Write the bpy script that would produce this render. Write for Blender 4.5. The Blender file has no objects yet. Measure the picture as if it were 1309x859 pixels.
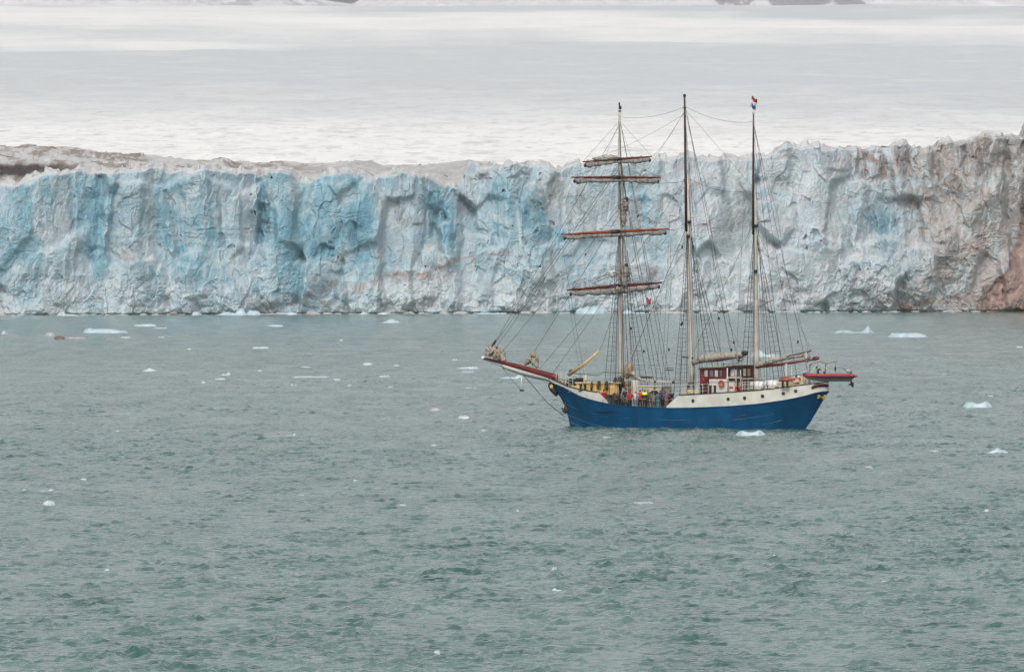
import bpy, bmesh, math, random
import numpy as np
from mathutils import Vector, Matrix

# ------------------------------------------------------------------ camera, sky, sun, exposure
SC = bpy.context.scene
F, CX, HY, H = 12000.0, 654.5, 340.0, 17.25        # focal length (px of the 1309 px wide photo), centre, horizon row, eye height
cam_d = bpy.data.cameras.new("camera"); cam = bpy.data.objects.new("camera", cam_d); SC.collection.objects.link(cam)
cam.location = (0, 0, H)
cam.rotation_euler = (math.radians(90) - math.atan(89.5 / F), 0, 0)
cam_d.sensor_width = 36; cam_d.lens = 36 * F / 1309
cam_d.clip_start = 1; cam_d.clip_end = 80000
SC.camera = cam
SUN_EL, SUN_AZ = 42, -8       # azimuth: degrees to the right of straight behind the camera
W = bpy.data.worlds.new("World"); SC.world = W; W.use_nodes = True
nt = W.node_tree; nt.nodes.clear()
sky = nt.nodes.new("ShaderNodeTexSky"); sky.sky_type = 'NISHITA'; sky.sun_disc = False
sky.sun_elevation = math.radians(SUN_EL); sky.sun_rotation = math.radians(180 - SUN_AZ)
sky.air_density = 1.0; sky.dust_density = 4.0; sky.ozone_density = 1.0
hs = nt.nodes.new("ShaderNodeHueSaturation"); hs.inputs["Saturation"].default_value = 0.22
bg = nt.nodes.new("ShaderNodeBackground"); bg.inputs["Strength"].default_value = 0.15
wo = nt.nodes.new("ShaderNodeOutputWorld")
nt.links.new(sky.outputs[0], hs.inputs["Color"]); nt.links.new(hs.outputs[0], bg.inputs[0]); nt.links.new(bg.outputs[0], wo.inputs[0])
sun_d = bpy.data.lights.new("sun", 'SUN'); sun_d.energy = 1.15; sun_d.angle = math.radians(20); sun_d.color = (1, .96, .9)
sun = bpy.data.objects.new("sun", sun_d); SC.collection.objects.link(sun)
_d = Vector((math.sin(math.radians(SUN_AZ)) * math.cos(math.radians(SUN_EL)), -math.cos(math.radians(SUN_AZ)) * math.cos(math.radians(SUN_EL)), math.sin(math.radians(SUN_EL))))
sun.rotation_euler = _d.to_track_quat('Z', 'Y').to_euler()
SC.view_settings.view_transform = 'Standard'; SC.view_settings.look = 'None'
SC.view_settings.exposure = 0.1; SC.view_settings.gamma = 1; SC.view_settings.use_curve_mapping = False
SC.cycles.use_adaptive_sampling = False; SC.cycles.use_denoising = True; SC.cycles.denoiser = 'OPENIMAGEDENOISE'; SC.cycles.denoising_input_passes = 'RGB_ALBEDO_NORMAL'; SC.cycles.denoising_prefilter = 'ACCURATE'
SC.cycles.max_bounces = 6; SC.cycles.volume_bounces = 0

# ------------------------------------------------------------------ numpy noise
def _hash(ix, iy, seed):
    with np.errstate(over='ignore'):
        h = ix.astype(np.int64).astype(np.uint32) * np.uint32(374761393) + iy.astype(np.int64).astype(np.uint32) * np.uint32(668265263) + np.uint32(seed * 974711 & 0xffffffff)
        h = (h ^ (h >> np.uint32(13))) * np.uint32(1274126177)
        h = (h ^ (h >> np.uint32(16))) * np.uint32(2246822519)
        return h ^ (h >> np.uint32(15))
def rnd(ix, iy, seed): return _hash(ix, iy, seed).astype(np.float64) / 4294967295.0
def perlin(x, y, seed=0):
    x, y = np.broadcast_arrays(np.asarray(x, float), np.asarray(y, float))
    x0, y0 = np.floor(x), np.floor(y); fx, fy = x - x0, y - y0
    def g(dx, dy):
        a = rnd(x0 + dx, y0 + dy, seed) * 2 * math.pi
        return np.cos(a) * (fx - dx) + np.sin(a) * (fy - dy)
    u, v = fx**3 * (fx * (fx * 6 - 15) + 10), fy**3 * (fy * (fy * 6 - 15) + 10)
    a, b, c, d = g(0, 0), g(1, 0), g(0, 1), g(1, 1)
    return ((a + (b - a) * u) * (1 - v) + (c + (d - c) * u) * v) * 1.5
def fbm(x, y, seed=0, n=4, gain=.5):
    s, a = 0, 1.0
    for i in range(n):
        s = s + a * perlin(x * 2**i, y * 2**i, seed + i * 17); a *= gain
    return s
def ridged(x, y, seed=0, n=3):
    s, a = 0, 1.0
    for i in range(n):
        s = s + a * (1 - 2 * np.abs(perlin(x * 2**i, y * 2**i, seed + i * 31))); a *= .5
    return s / 1.75
def facets(x, y, seed, tilt=1.0):
    """cell noise: a random plane per cell (broken ice faces); returns offset, cell random, edge distance"""
    x0, y0 = np.floor(x), np.floor(y)
    best = np.full(x.shape, 1e9); sec = np.full(x.shape, 1e9); off = np.zeros(x.shape); cr = np.zeros(x.shape)
    for dx in (-1, 0, 1):
        for dy in (-1, 0, 1):
            cx, cy = x0 + dx, y0 + dy
            qx, qy = cx + .15 + .7 * rnd(cx, cy, seed), cy + .15 + .7 * rnd(cx, cy, seed + 1)
            d = (x - qx)**2 + (y - qy)**2
            o = (rnd(cx, cy, seed + 2) - .5) + tilt * ((x - qx) * (rnd(cx, cy, seed + 3) - .5) + (y - qy) * (rnd(cx, cy, seed + 4) - .5)) * 2
            m = d < best
            sec = np.where(m, best, np.minimum(sec, d))
            off = np.where(m, o, off); cr = np.where(m, rnd(cx, cy, seed + 5), cr); best = np.where(m, d, best)
    return off, cr, np.sqrt(sec) - np.sqrt(best)
def blocks(x, y, seed, tilt=1.0, sharp=16.0):
    """cells that are tilted planes, melting into each other over a narrow rounded edge"""
    x0, y0 = np.floor(x), np.floor(y); num = np.zeros(x.shape); den = np.full(x.shape, 1e-9); cr = np.zeros(x.shape)
    for dx in (-1, 0, 1):
        for dy in (-1, 0, 1):
            cx, cy = x0 + dx, y0 + dy
            qx, qy = cx + .12 + .76 * rnd(cx, cy, seed), cy + .12 + .76 * rnd(cx, cy, seed + 1)
            w = np.exp(-sharp * ((x - qx)**2 + (y - qy)**2))
            o = (rnd(cx, cy, seed + 2) - .5) + tilt * ((x - qx) * (rnd(cx, cy, seed + 3) - .5) + (y - qy) * (rnd(cx, cy, seed + 4) - .5)) * 2
            num += w * o; den += w; cr += w * rnd(cx, cy, seed + 5)
    return num / den, cr / den
def sstep(a, b, x):
    t = np.clip((x - a) / (b - a), 0, 1); return t * t * (3 - 2 * t)

# ------------------------------------------------------------------ mesh helpers
def link(o, parent=None):
    SC.collection.objects.link(o)
    if parent is not None: o.parent = parent
    return o
def tag(o, label=None, cat=None, group=None, kind=None):
    if label: o["label"] = label
    if cat: o["category"] = cat
    if group: o["group"] = group
    if kind: o["kind"] = kind
    return o
def empty(name, loc, rz=0):
    o = bpy.data.objects.new(name, None); o.location = loc; o.rotation_euler = (0, 0, rz); return link(o)
def grid_object(name, X, Y, Z, mat, col=None, smooth=True):
    n, m = X.shape
    me = bpy.data.meshes.new(name)
    co = np.stack([X, Y, Z], -1).reshape(-1, 3).astype(np.float32)
    idx = np.arange(n * m, dtype=np.int32).reshape(n, m)
    q = np.stack([idx[:-1, :-1], idx[:-1, 1:], idx[1:, 1:], idx[1:, :-1]], -1).reshape(-1)
    nf = (n - 1) * (m - 1)
    me.vertices.add(n * m); me.vertices.foreach_set("co", co.ravel())
    me.loops.add(nf * 4); me.loops.foreach_set("vertex_index", q)
    me.polygons.add(nf); me.polygons.foreach_set("loop_start", np.arange(0, nf * 4, 4, dtype=np.int32))
    me.polygons.foreach_set("loop_total", np.full(nf, 4, dtype=np.int32))
    me.polygons.foreach_set("use_smooth", np.full(nf, smooth, dtype=bool))
    if col is not None:
        a = me.attributes.new("Col", 'FLOAT_COLOR', 'POINT')
        c = np.ones((n * m, 4), dtype=np.float32); c[:, :3] = col.reshape(-1, 3); a.data.foreach_set("color", c.ravel())
    me.update(calc_edges=True)
    me.materials.append(mat)
    return link(bpy.data.objects.new(name, me))

class MB:
    def __init__(s): s.v = []; s.f = []
    def add(s, vs, fs):
        b = len(s.v); s.v += [tuple(v) for v in vs]; s.f += [tuple(b + i for i in f) for f in fs]; return s
    def hexa(s, c):          # 8 corners: bottom loop 0-3, top loop 4-7
        return s.add(c, [(3, 2, 1, 0), (4, 5, 6, 7), (0, 1, 5, 4), (1, 2, 6, 5), (2, 3, 7, 6), (3, 0, 4, 7)])
    def box(s, x0, x1, y0, y1, z0, z1):
        return s.hexa([(x0, y0, z0), (x1, y0, z0), (x1, y1, z0), (x0, y1, z0), (x0, y0, z1), (x1, y0, z1), (x1, y1, z1), (x0, y1, z1)])
    def tube(s, pts, rad, n=8, cap=True):
        pts = [Vector(p) for p in pts]; k = len(pts)
        if not hasattr(rad, '__len__'): rad = [rad] * k
        vs = []; up = None
        for i, p in enumerate(pts):
            d = (pts[min(i + 1, k - 1)] - pts[max(i - 1, 0)])
            d = d.normalized() if d.length > 1e-9 else Vector((0, 0, 1))
            if up is None: up = Vector((0, 0, 1)) if abs(d.z) < .9 else Vector((1, 0, 0))
            a = d.cross(up)
            a = a.normalized() if a.length > 1e-6 else d.orthogonal().normalized()
            b = a.cross(d).normalized()
            for j in range(n):
                t = 2 * math.pi * j / n; vs.append(p + (a * math.cos(t) + b * math.sin(t)) * rad[i])
        fs = [(i * n + j, i * n + (j + 1) % n, (i + 1) * n + (j + 1) % n, (i + 1) * n + j) for i in range(k - 1) for j in range(n)]
        if cap: fs += [tuple(range(n))[::-1], tuple((k - 1) * n + j for j in range(n))]
        return s.add(vs, fs)
    def ell(s, c, r, nu=10, nv=7, fn=None):
        vs = [(c[0], c[1], c[2] - r[2])]
        for i in range(1, nv):
            ph = -math.pi / 2 + math.pi * i / nv
            for j in range(nu):
                th = 2 * math.pi * j / nu
                vs.append((c[0] + r[0] * math.cos(ph) * math.cos(th), c[1] + r[1] * math.cos(ph) * math.sin(th), c[2] + r[2] * math.sin(ph)))
        vs.append((c[0], c[1], c[2] + r[2])); L = len(vs) - 1
        fs = [(0, 1 + (j + 1) % nu, 1 + j) for j in range(nu)]
        fs += [(1 + (i - 1) * nu + j, 1 + (i - 1) * nu + (j + 1) % nu, 1 + i * nu + (j + 1) % nu, 1 + i * nu + j) for i in range(1, nv - 1) for j in range(nu)]
        fs += [(1 + (nv - 2) * nu + j, 1 + (nv - 2) * nu + (j + 1) % nu, L) for j in range(nu)]
        if fn: vs = [fn(*v) for v in vs]
        return s.add(vs, fs)
    def torus(s, c, ax, ay, R, r, n=16, m=6, a0=0, a1=2 * math.pi):
        c, ax, ay = Vector(c), Vector(ax), Vector(ay)
        pts = [c + (ax * math.cos(a0 + (a1 - a0) * i / n) + ay * math.sin(a0 + (a1 - a0) * i / n)) * R for i in range(n + 1)]
        return s.tube(pts, r, m)
    def mesh(s, name, mat, smooth=False):
        me = bpy.data.meshes.new(name); me.from_pydata(s.v, [], s.f); me.validate()
        for m_ in (mat if isinstance(mat, (list, tuple)) else [mat]): me.materials.append(m_)
        if smooth:
            for p in me.polygons: p.use_smooth = True
        return me
    def build(s, name, mat, parent=None, smooth=False):
        return link(bpy.data.objects.new(name, s.mesh(name, mat, smooth)), parent)

# ------------------------------------------------------------------ materials
def mat(name, c, rough=.6, var=.15, scale=3.0, metal=0, dirt=None, spec=None, bump=0, stretch=(1, 1, 1)):
    m = bpy.data.materials.new(name); m.use_nodes = True; t = m.node_tree; b = t.nodes["Principled BSDF"]
    b.inputs["Roughness"].default_value = rough; b.inputs["Metallic"].default_value = metal
    if spec is not None: b.inputs["Specular IOR Level"].default_value = spec
    tc = t.nodes.new("ShaderNodeTexCoord"); mp = t.nodes.new("ShaderNodeMapping"); mp.inputs["Scale"].default_value = stretch
    n = t.nodes.new("ShaderNodeTexNoise"); n.inputs["Scale"].default_value = scale; n.inputs["Detail"].default_value = 5
    t.links.new(tc.outputs["Object"], mp.inputs[0]); t.links.new(mp.outputs[0], n.inputs["Vector"])
    r = t.nodes.new("ShaderNodeValToRGB"); r.color_ramp.elements[0].position = .3; r.color_ramp.elements[1].position = .7
    lo = dirt if dirt else tuple(x * (1 - var) for x in c); hi = tuple(min(1, x * (1 + var)) for x in c)
    r.color_ramp.elements[0].color = (*lo, 1); r.color_ramp.elements[1].color = (*hi, 1)
    t.links.new(n.outputs["Fac"], r.inputs[0]); t.links.new(r.outputs[0], b.inputs["Base Color"])
    if bump:
        bp = t.nodes.new("ShaderNodeBump"); bp.inputs["Strength"].default_value = bump; bp.inputs["Distance"].default_value = .1
        t.links.new(n.outputs["Fac"], bp.inputs["Height"]); t.links.new(bp.outputs[0], b.inputs["Normal"])
    return m
def vcol_mat(name, rough=.6, scale=.5, amp=.12, bump=.3, dist=.5, spec=.3, stretch=(1, 1, 1), sss=0):
    m = bpy.data.materials.new(name); m.use_nodes = True; t = m.node_tree; b = t.nodes["Principled BSDF"]
    b.inputs["Roughness"].default_value = rough; b.inputs["Specular IOR Level"].default_value = spec
    if sss: b.inputs["Subsurface Weight"].default_value = .8; b.inputs["Subsurface Radius"].default_value = (.55, .9, 1.15); b.inputs["Subsurface Scale"].default_value = sss
    a = t.nodes.new("ShaderNodeAttribute"); a.attribute_name = "Col"
    tc = t.nodes.new("ShaderNodeTexCoord"); mp = t.nodes.new("ShaderNodeMapping"); mp.inputs["Scale"].default_value = stretch
    n = t.nodes.new("ShaderNodeTexNoise"); n.inputs["Scale"].default_value = scale; n.inputs["Detail"].default_value = 6
    t.links.new(tc.outputs["Object"], mp.inputs[0]); t.links.new(mp.outputs[0], n.inputs["Vector"])
    mr = t.nodes.new("ShaderNodeMapRange"); mr.inputs["From Min"].default_value = .25; mr.inputs["From Max"].default_value = .75
    mr.inputs["To Min"].default_value = 1 - amp; mr.inputs["To Max"].default_value = 1 + amp
    t.links.new(n.outputs["Fac"], mr.inputs["Value"])
    vm = t.nodes.new("ShaderNodeVectorMath"); vm.operation = 'SCALE'
    t.links.new(a.outputs["Color"], vm.inputs[0]); t.links.new(mr.outputs[0], vm.inputs["Scale"]); t.links.new(vm.outputs[0], b.inputs["Base Color"])
    if bump:
        bp = t.nodes.new("ShaderNodeBump"); bp.inputs["Strength"].default_value = bump; bp.inputs["Distance"].default_value = dist
        t.links.new(n.outputs["Fac"], bp.inputs["Height"]); t.links.new(bp.outputs[0], b.inputs["Normal"])
    return m

# ------------------------------------------------------------------ water
def water_mat():
    m = bpy.data.materials.new("water"); m.use_nodes = True; t = m.node_tree; b = t.nodes["Principled BSDF"]
    b.inputs["Base Color"].default_value = (.095, .15, .135, 1); b.inputs["Roughness"].default_value = .05; b.inputs["IOR"].default_value = 1.333
    g = t.nodes.new("ShaderNodeNewGeometry")
    def noise(sc, stretch, det):
        mp = t.nodes.new("ShaderNodeMapping"); mp.inputs["Scale"].default_value = stretch
        n = t.nodes.new("ShaderNodeTexNoise"); n.inputs["Scale"].default_value = sc; n.inputs["Detail"].default_value = det
        t.links.new(g.outputs["Position"], mp.inputs[0]); t.links.new(mp.outputs[0], n.inputs["Vector"]); return n
    n1 = noise(3.4, (.7, 1.2, 1), 3); n2 = noise(1.3, (.55, 1.3, 1), 4)
    ad = t.nodes.new("ShaderNodeMath"); ad.operation = 'MULTIPLY_ADD'; ad.inputs[1].default_value = .35
    t.links.new(n1.outputs["Fac"], ad.inputs[0]); t.links.new(n2.outputs["Fac"], ad.inputs[2])
    # wind patches
    n3 = noise(.006, (1, .35, 1), 4)
    n4 = noise(.16, (1, .14, 1), 4)
    av = t.nodes.new("ShaderNodeMath"); av.operation = 'MULTIPLY_ADD'; av.inputs[1].default_value = 1.8; t.links.new(n4.outputs["Fac"], av.inputs[0])
    sb = t.nodes.new("ShaderNodeMath"); sb.operation = 'SUBTRACT'; sb.inputs[1].default_value = .8; t.links.new(n3.outputs["Fac"], sb.inputs[0]); t.links.new(sb.outputs[0], av.inputs[2])
    mr = t.nodes.new("ShaderNodeMapRange"); mr.inputs["From Min"].default_value = .1; mr.inputs["From Max"].default_value = .9
    mr.inputs["To Min"].default_value = .2; mr.inputs["To Max"].default_value = 1
    t.links.new(av.outputs[0], mr.inputs[0])
    # silt and foam streaks drawn out by the wind
    n5 = noise(.17, (1, .2, 1), 5); n6 = noise(.9, (.7, .5, 1), 4)
    sm = t.nodes.new("ShaderNodeMath"); sm.operation = 'MULTIPLY_ADD'; sm.inputs[1].default_value = .7; t.links.new(n6.outputs["Fac"], sm.inputs[0]); t.links.new(n5.outputs["Fac"], sm.inputs[2])
    cr = t.nodes.new("ShaderNodeValToRGB"); cr.color_ramp.elements[0].position = .62; cr.color_ramp.elements[0].color = (.018, .082, .071, 1); cr.color_ramp.elements[1].position = 1.0; cr.color_ramp.elements[1].color = (.112, .188, .168, 1)
    t.links.new(sm.outputs[0], cr.inputs[0]); t.links.new(cr.outputs[0], b.inputs["Base Color"])
    bp = t.nodes.new("ShaderNodeBump"); bp.inputs["Distance"].default_value = .42
    t.links.new(mr.outputs[0], bp.inputs["Strength"]); t.links.new(ad.outputs[0], bp.inputs["Height"]); t.links.new(bp.outputs[0], b.inputs["Normal"])
    return m
def build_water():
    rng = np.random.default_rng(7)
    rows = np.concatenate([[-400, -100, 30, 120, 200, 260, 310], 345 + (.2 / .00055) * (np.exp(.00055 * np.arange(0, 4080)) - 1), [3420, 3500, 3700, 4200, 6000]])
    cp = np.concatenate([[-60000, -20000, -6000, -2500, -1200, -600, -300], np.arange(-120, 1430, 2.6), [1600, 1900, 2500, 3800, 7300, 21000, 61000]])
    Yr = rows[:, None] + 0 * cp[None, :]
    X = (cp[None, :] - CX) / F * np.maximum(Yr, 345)
    dy = np.gradient(rows)[:, None]; dx = np.gradient(cp)[None, :] / F * np.maximum(Yr, 345)
    Z = np.zeros_like(X); GX = np.zeros_like(X); GY = np.zeros_like(X)
    for i in range(84):
        lam = .42 * (3.5 / .42) ** rng.random()
        th = rng.normal(0, .85) + math.radians(70)
        k = 2 * math.pi / lam; kx, ky = k * math.cos(th), k * math.sin(th)
        amp = .0078 * lam ** .36
        # crest spacing along each grid direction must hold >= 3 samples
        lx, ly = 2 * math.pi / max(abs(kx), 1e-3), 2 * math.pi / max(abs(ky), 1e-3)
        fade = sstep(1.8, 3.2, lx / dx) * sstep(1.8, 3.2, ly / dy)
        ph = kx * X + ky * Yr + rng.random() * 6.283
        env = amp * fade
        Z += env * np.cos(ph); s_ = env * .8 * np.sin(ph)
        GX -= s_ * math.cos(th); GY -= s_ * math.sin(th)
    patch = (.72 + .4 * sstep(-.5, .6, fbm(X / 60, Yr / 200, 3, 3))) * (.6 + 1.5 * np.clip(fbm(X / 3.2, Yr / 7, 4, 3) + .2, 0, .75))
    Z *= patch
    return grid_object("water", X + GX, Yr + GY, Z, water_mat())
water = tag(build_water(), "grey green choppy fjord water in front of the glacier", kind="structure")

# ------------------------------------------------------------------ glacier front (cliff)
def Ycliff(px): return F * H / ((403 - 5 * px / 1309) - HY)
CREST = np.array([(-400, 224), (-100, 232), (0, 233), (18, 236), (30, 230), (48, 225), (73, 220), (100, 219), (133, 221), (160, 219), (182, 217), (190, 213), (200, 214), (212, 217), (251, 217), (279, 216), (303, 219),
    (322, 221), (330, 226), (338, 224), (345, 218), (373, 221), (382, 232), (398, 233), (410, 226), (427, 220), (445, 217), (462, 224), (478, 227), (500, 221), (512, 219), (540, 226), (557, 231), (575, 238), (585, 239), (592, 226),
    (600, 207), (612, 208), (618, 213), (634, 212), (640, 216), (650, 211), (661, 207), (676, 209), (691, 213), (712, 217), (724, 213), (737, 211), (770, 210), (800, 207), (837, 202), (851, 203), (877, 199.5), (900, 203),
    (933, 201), (955, 201), (967, 202), (976, 199), (985, 197), (1000, 189), (1012, 187), (1052, 190), (1075, 188), (1090, 190), (1131, 187), (1150, 182), (1160, 182), (1170, 189), (1196, 189), (1204, 185), (1216, 181), (1234, 181),
    (1248, 175), (1260, 173), (1276, 177), (1284, 175), (1307, 169), (1340, 166), (1400, 172), (1700, 180)], float)
COLS = np.array([(-400, 0), (0, 2), (40, 3), (52, 3.5), (95, 4.5), (101, .5), (126, -2), (131, -1), (135, 5), (188, 6), (195, .5), (230, 1), (235, 3), (276, 4), (284, -1), (318, 0), (328, -1), (341, 2), (346, 5), (374, 6), (384, -1),
    (398, 0), (410, 5), (430, 7), (452, 9), (482, 9), (494, 2), (520, 3), (545, 4), (553, 1), (574, 0), (583, 6), (589, -5), (620, -4), (634, 1), (650, 3), (668, 5), (674, 5), (690, 3), (704, 0), (712, -1), (760, 0), (815, 1), (823, -1), (829, -2), (834, 1),
    (900, 2), (940, 1), (960, 3), (968, -1), (976, 1), (1000, 4), (1030, 5), (1060, 2), (1090, 3), (1108, -2), (1125, -1), (1140, -3), (1160, -1), (1172, 2), (1190, 3), (1200, -1), (1210, 2), (1232, 3), (1236, -3), (1246, 3), (1268, 7), (1280, 7), (1286, -3), (1296, -2), (1304, 2), (1500, 3)], float)
# gouges: polyline in photo coordinates, half width px, depth m
GOUGE = [([(333, 232), (334, 270), (330, 312)], 3.2, 16), ([(664, 226), (674, 258), (692, 280), (704, 304), (716, 306)], 6, 12), ([(706, 300), (690, 310)], 8, 7), ([(403, 328), (413, 319), (424, 320)], 3, 10),
    ([(212, 245), (222, 262)], 2.2, 6), ([(211, 292), (219, 328)], 3.2, 8), ([(284, 300), (286, 330)], 2.4, 6), ([(118, 322), (122, 318)], 3, 8), ([(552, 250), (556, 300)], 4, 8), ([(573, 286), (577, 305)], 5, 7), ([(128, 225), (126, 300), (133, 330)], 4, 4),
    ([(826, 248), (823, 284)], 3, 8), ([(970, 234), (978, 256)], 5, 8), ([(1041, 298), (1040, 308)], 3, 12), ([(1087, 398), (1096, 350)], 3, 9), ([(1223, 270), (1226, 245), (1234, 215), (1236, 185)], 3.2, 8), ([(1285, 185), (1290, 250)], 3.5, 7), ([(1204, 298), (1212, 296)], 5, 8),
    ([(1168, 192), (1165, 225)], 2.5, 5), ([(616, 226), (617, 234)], 3, 8), ([(1110, 270), (1116, 292)], 3, 6), ([(1135, 245), (1146, 290)], 3, 5), ([(1300, 330), (1283, 352), (1268, 368), (1252, 385)], 3, 6), ([(1155, 240), (1158, 280)], 2.5, 5), ([(610, 298), (622, 300)], 4, 6), ([(710, 402), (708, 372)], 2.5, 6)]
BLUE = [(110, 250, 45, 40, .5), (126, 300, 18, 70, .75), (35, 290, 30, 70, .45), (65, 245, 15, 20, .4), (215, 275, 25, 55, .5), (250, 290, 42, 60, .55), (334, 270, 5, 45, 1.5), (362, 260, 20, 55, .85), (388, 310, 32, 35, .75), (412, 323, 18, 9, 1.5), (430, 240, 35, 35, .65),
    (447, 300, 22, 50, .55), (466, 280, 16, 80, .8), (420, 280, 30, 30, .6), (498, 345, 20, 20, .45), (548, 280, 14, 60, .5), (566, 265, 16, 45, .8), (578, 300, 9, 16, .9), (650, 250, 22, 50, .55), (640, 280, 40, 40, .4), (688, 280, 12, 30, 1.0), (706, 300, 16, 10, 1.3), (660, 340, 50, 40, .4),
    (390, 375, 60, 22, .4), (745, 330, 40, 30, .45), (825, 265, 5, 24, 1.0), (820, 240, 40, 25, .25), (975, 248, 9, 15, .9), (1041, 303, 5, 9, 1.5), (1098, 372, 16, 28, .6), (1122, 278, 22, 50, .75), (1150, 300, 20, 45, .45), (1060, 270, 30, 30, .25), (1225, 255, 7, 25, .7), (1095, 250, 16, 30, .4), (1135, 330, 40, 16, .35), (1282, 205, 5, 50, .5), (860, 320, 40, 25, .25), (300, 350, 80, 30, .25), (1090, 398, 200, 3.5, .9), (760, 399, 120, 3.5, .6)]
BROWN = [(1300, 200, 30, 50, .75), (1262, 195, 20, 20, .6), (1215, 210, 30, 40, .5), (1150, 200, 40, 22, .5), (1095, 205, 30, 15, .35), (1190, 265, 26, 45, .3), (1215, 330, 30, 40, .2), (1270, 320, 25, 50, .2), (1230, 385, 45, 10, .35), (600, 262, 12, 18, .75), (590, 228, 45, 8, .5), (703, 232, 9, 22, .7), (742, 255, 10, 28, .45),
    (830, 250, 12, 20, .2), (885, 207, 28, 8, .5), (947, 225, 8, 30, .35), (835, 346, 8, 8, 1.0), (530, 240, 30, 20, .3), (515, 280, 10, 20, .4), (420, 368, 20, 14, .4), (165, 320, 25, 8, .45), (170, 300, 8, 25, .3), (1130, 385, 50, 14, .35), (650, 396, 150, 5, .3), (340, 385, 30, 12, .35), (700, 260, 25, 8, .3), (945, 290, 30, 25, .3), (1120, 225, 20, 25, .4), (885, 240, 20, 20, .3)]
PINK = [(1205, 352, 14, 12, .5), (1150, 388, 24, 10, .5), (1185, 385, 20, 14, .5), (1110, 206, 14, 12, .35), (470, 363, 50, 5, .6), (540, 352, 50, 5, .55), (590, 335, 40, 5, .4), (390, 392, 40, 5, .4), (165, 325, 20, 5, .4), (1070, 212, 10, 30, .3), (1250, 330, 20, 40, .4)]
def blobs(L, x, y):
    s = 0
    for bx, by, rx, ry, w in L: s = s + w * np.exp(-(((x - bx) / rx)**2 + ((y - by) / ry)**2))
    return s
def gouges(x, y):
    s = np.zeros_like(x); 
    for pts, hw, dep in GOUGE:
        x0, x1 = min(p[0] for p in pts) - 6 * hw, max(p[0] for p in pts) + 6 * hw
        m = (x > x0) & (x < x1)
        if not m.any(): continue
        xx, yy = x[m], y[m]; dm = np.full(xx.shape, 1e9)
        for (ax, ay), (bx, by) in zip(pts[:-1], pts[1:]):
            L2 = (bx - ax)**2 + (by - ay)**2
            t = np.clip(((xx - ax) * (bx - ax) + (yy - ay) * (by - ay)) / L2, 0, 1)
            dm = np.minimum(dm, np.hypot(xx - ax - t * (bx - ax), yy - ay - t * (by - ay)))
        nz = .75 + .6 * fbm(xx / 9, yy / 14, 5, 3); s[m] = np.maximum(s[m], dep * .2 * (1 - sstep(hw * .1, hw * 1.5, dm * nz)))
    return s
# buttresses: x at the crest, x at the foot, half width (photo px), row of the top, how far it stands forward (m)
BUTT = [(20, 25, 30, 236, 4), (75, 70, 27, 221, 6), (113, 116, 12, 220, 2), (162, 163, 29, 217, 8), (213, 217, 19, 216, 4), (256, 258, 26, 217, 6.5), (302, 306, 18, 219, 4.5), (361, 357, 17, 221, 8.5), (391, 402, 14, 236, 3),
    (445, 440, 46, 220, 7), (447, 452, 12, 256, 9), (468, 474, 15, 236, 11), (506, 504, 14, 219, 5.5), (530, 527, 13, 222, 6), (552, 550, 7, 228, 3.5), (579, 576, 8, 239, 8), (573, 575, 9, 286, 9), (612, 600, 22, 210, 1), (640, 625, 20, 213, 4), (655, 650, 17, 210, 8), (678, 692, 14, 238, 7.5),
    (740, 736, 26, 212, 4), (790, 792, 26, 209, 4.5), (850, 850, 26, 203, 4), (905, 903, 30, 200, 5), (945, 947, 13, 202, 3.5), (990, 990, 23, 192, 6), (1035, 1037, 25, 188, 6.5), (1072, 1072, 13, 190, 4.5), (1098, 1102, 11, 190, 3.5), (1118, 1124, 7, 222, 1.5), (1136, 1142, 7, 216, 1.5),
    (1152, 1158, 10, 183, 4.5), (1179, 1176, 13, 191, 5), (1192, 1190, 12, 250, 7), (1215, 1212, 14, 183, 5.5), (1247, 1243, 15, 176, 5), (1238, 1236, 21, 232, 9), (1268, 1274, 15, 174, 9), (1298, 1304, 10, 173, 4), (1330, 1335, 20, 168, 7),
    (60, 60, 24, 322, 7.5), (108, 108, 16, 348, 6), (183, 188, 22, 332, 9), (240, 244, 20, 340, 8), (300, 300, 19, 312, 7), (338, 332, 14, 330, 7), (375, 372, 34, 338, 9), (412, 414, 16, 338, 8), (520, 520, 27, 342, 9), (555, 552, 15, 322, 8), (600, 602, 27, 300, 5.5), (640, 632, 22, 320, 8.5), (690, 690, 15, 312, 8),
    (730, 730, 25, 300, 6), (770, 775, 20, 336, 7), (830, 830, 27, 336, 6.5), (900, 900, 31, 332, 7), (960, 956, 24, 350, 7), (1000, 1000, 27, 318, 9), (1050, 1050, 23, 305, 8.5), (1085, 1085, 16, 336, 9), (1130, 1130, 29, 306, 8), (1112, 1112, 20, 350, 10), (1175, 1175, 18, 316, 10), (1203, 1207, 17, 290, 10)]
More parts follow.
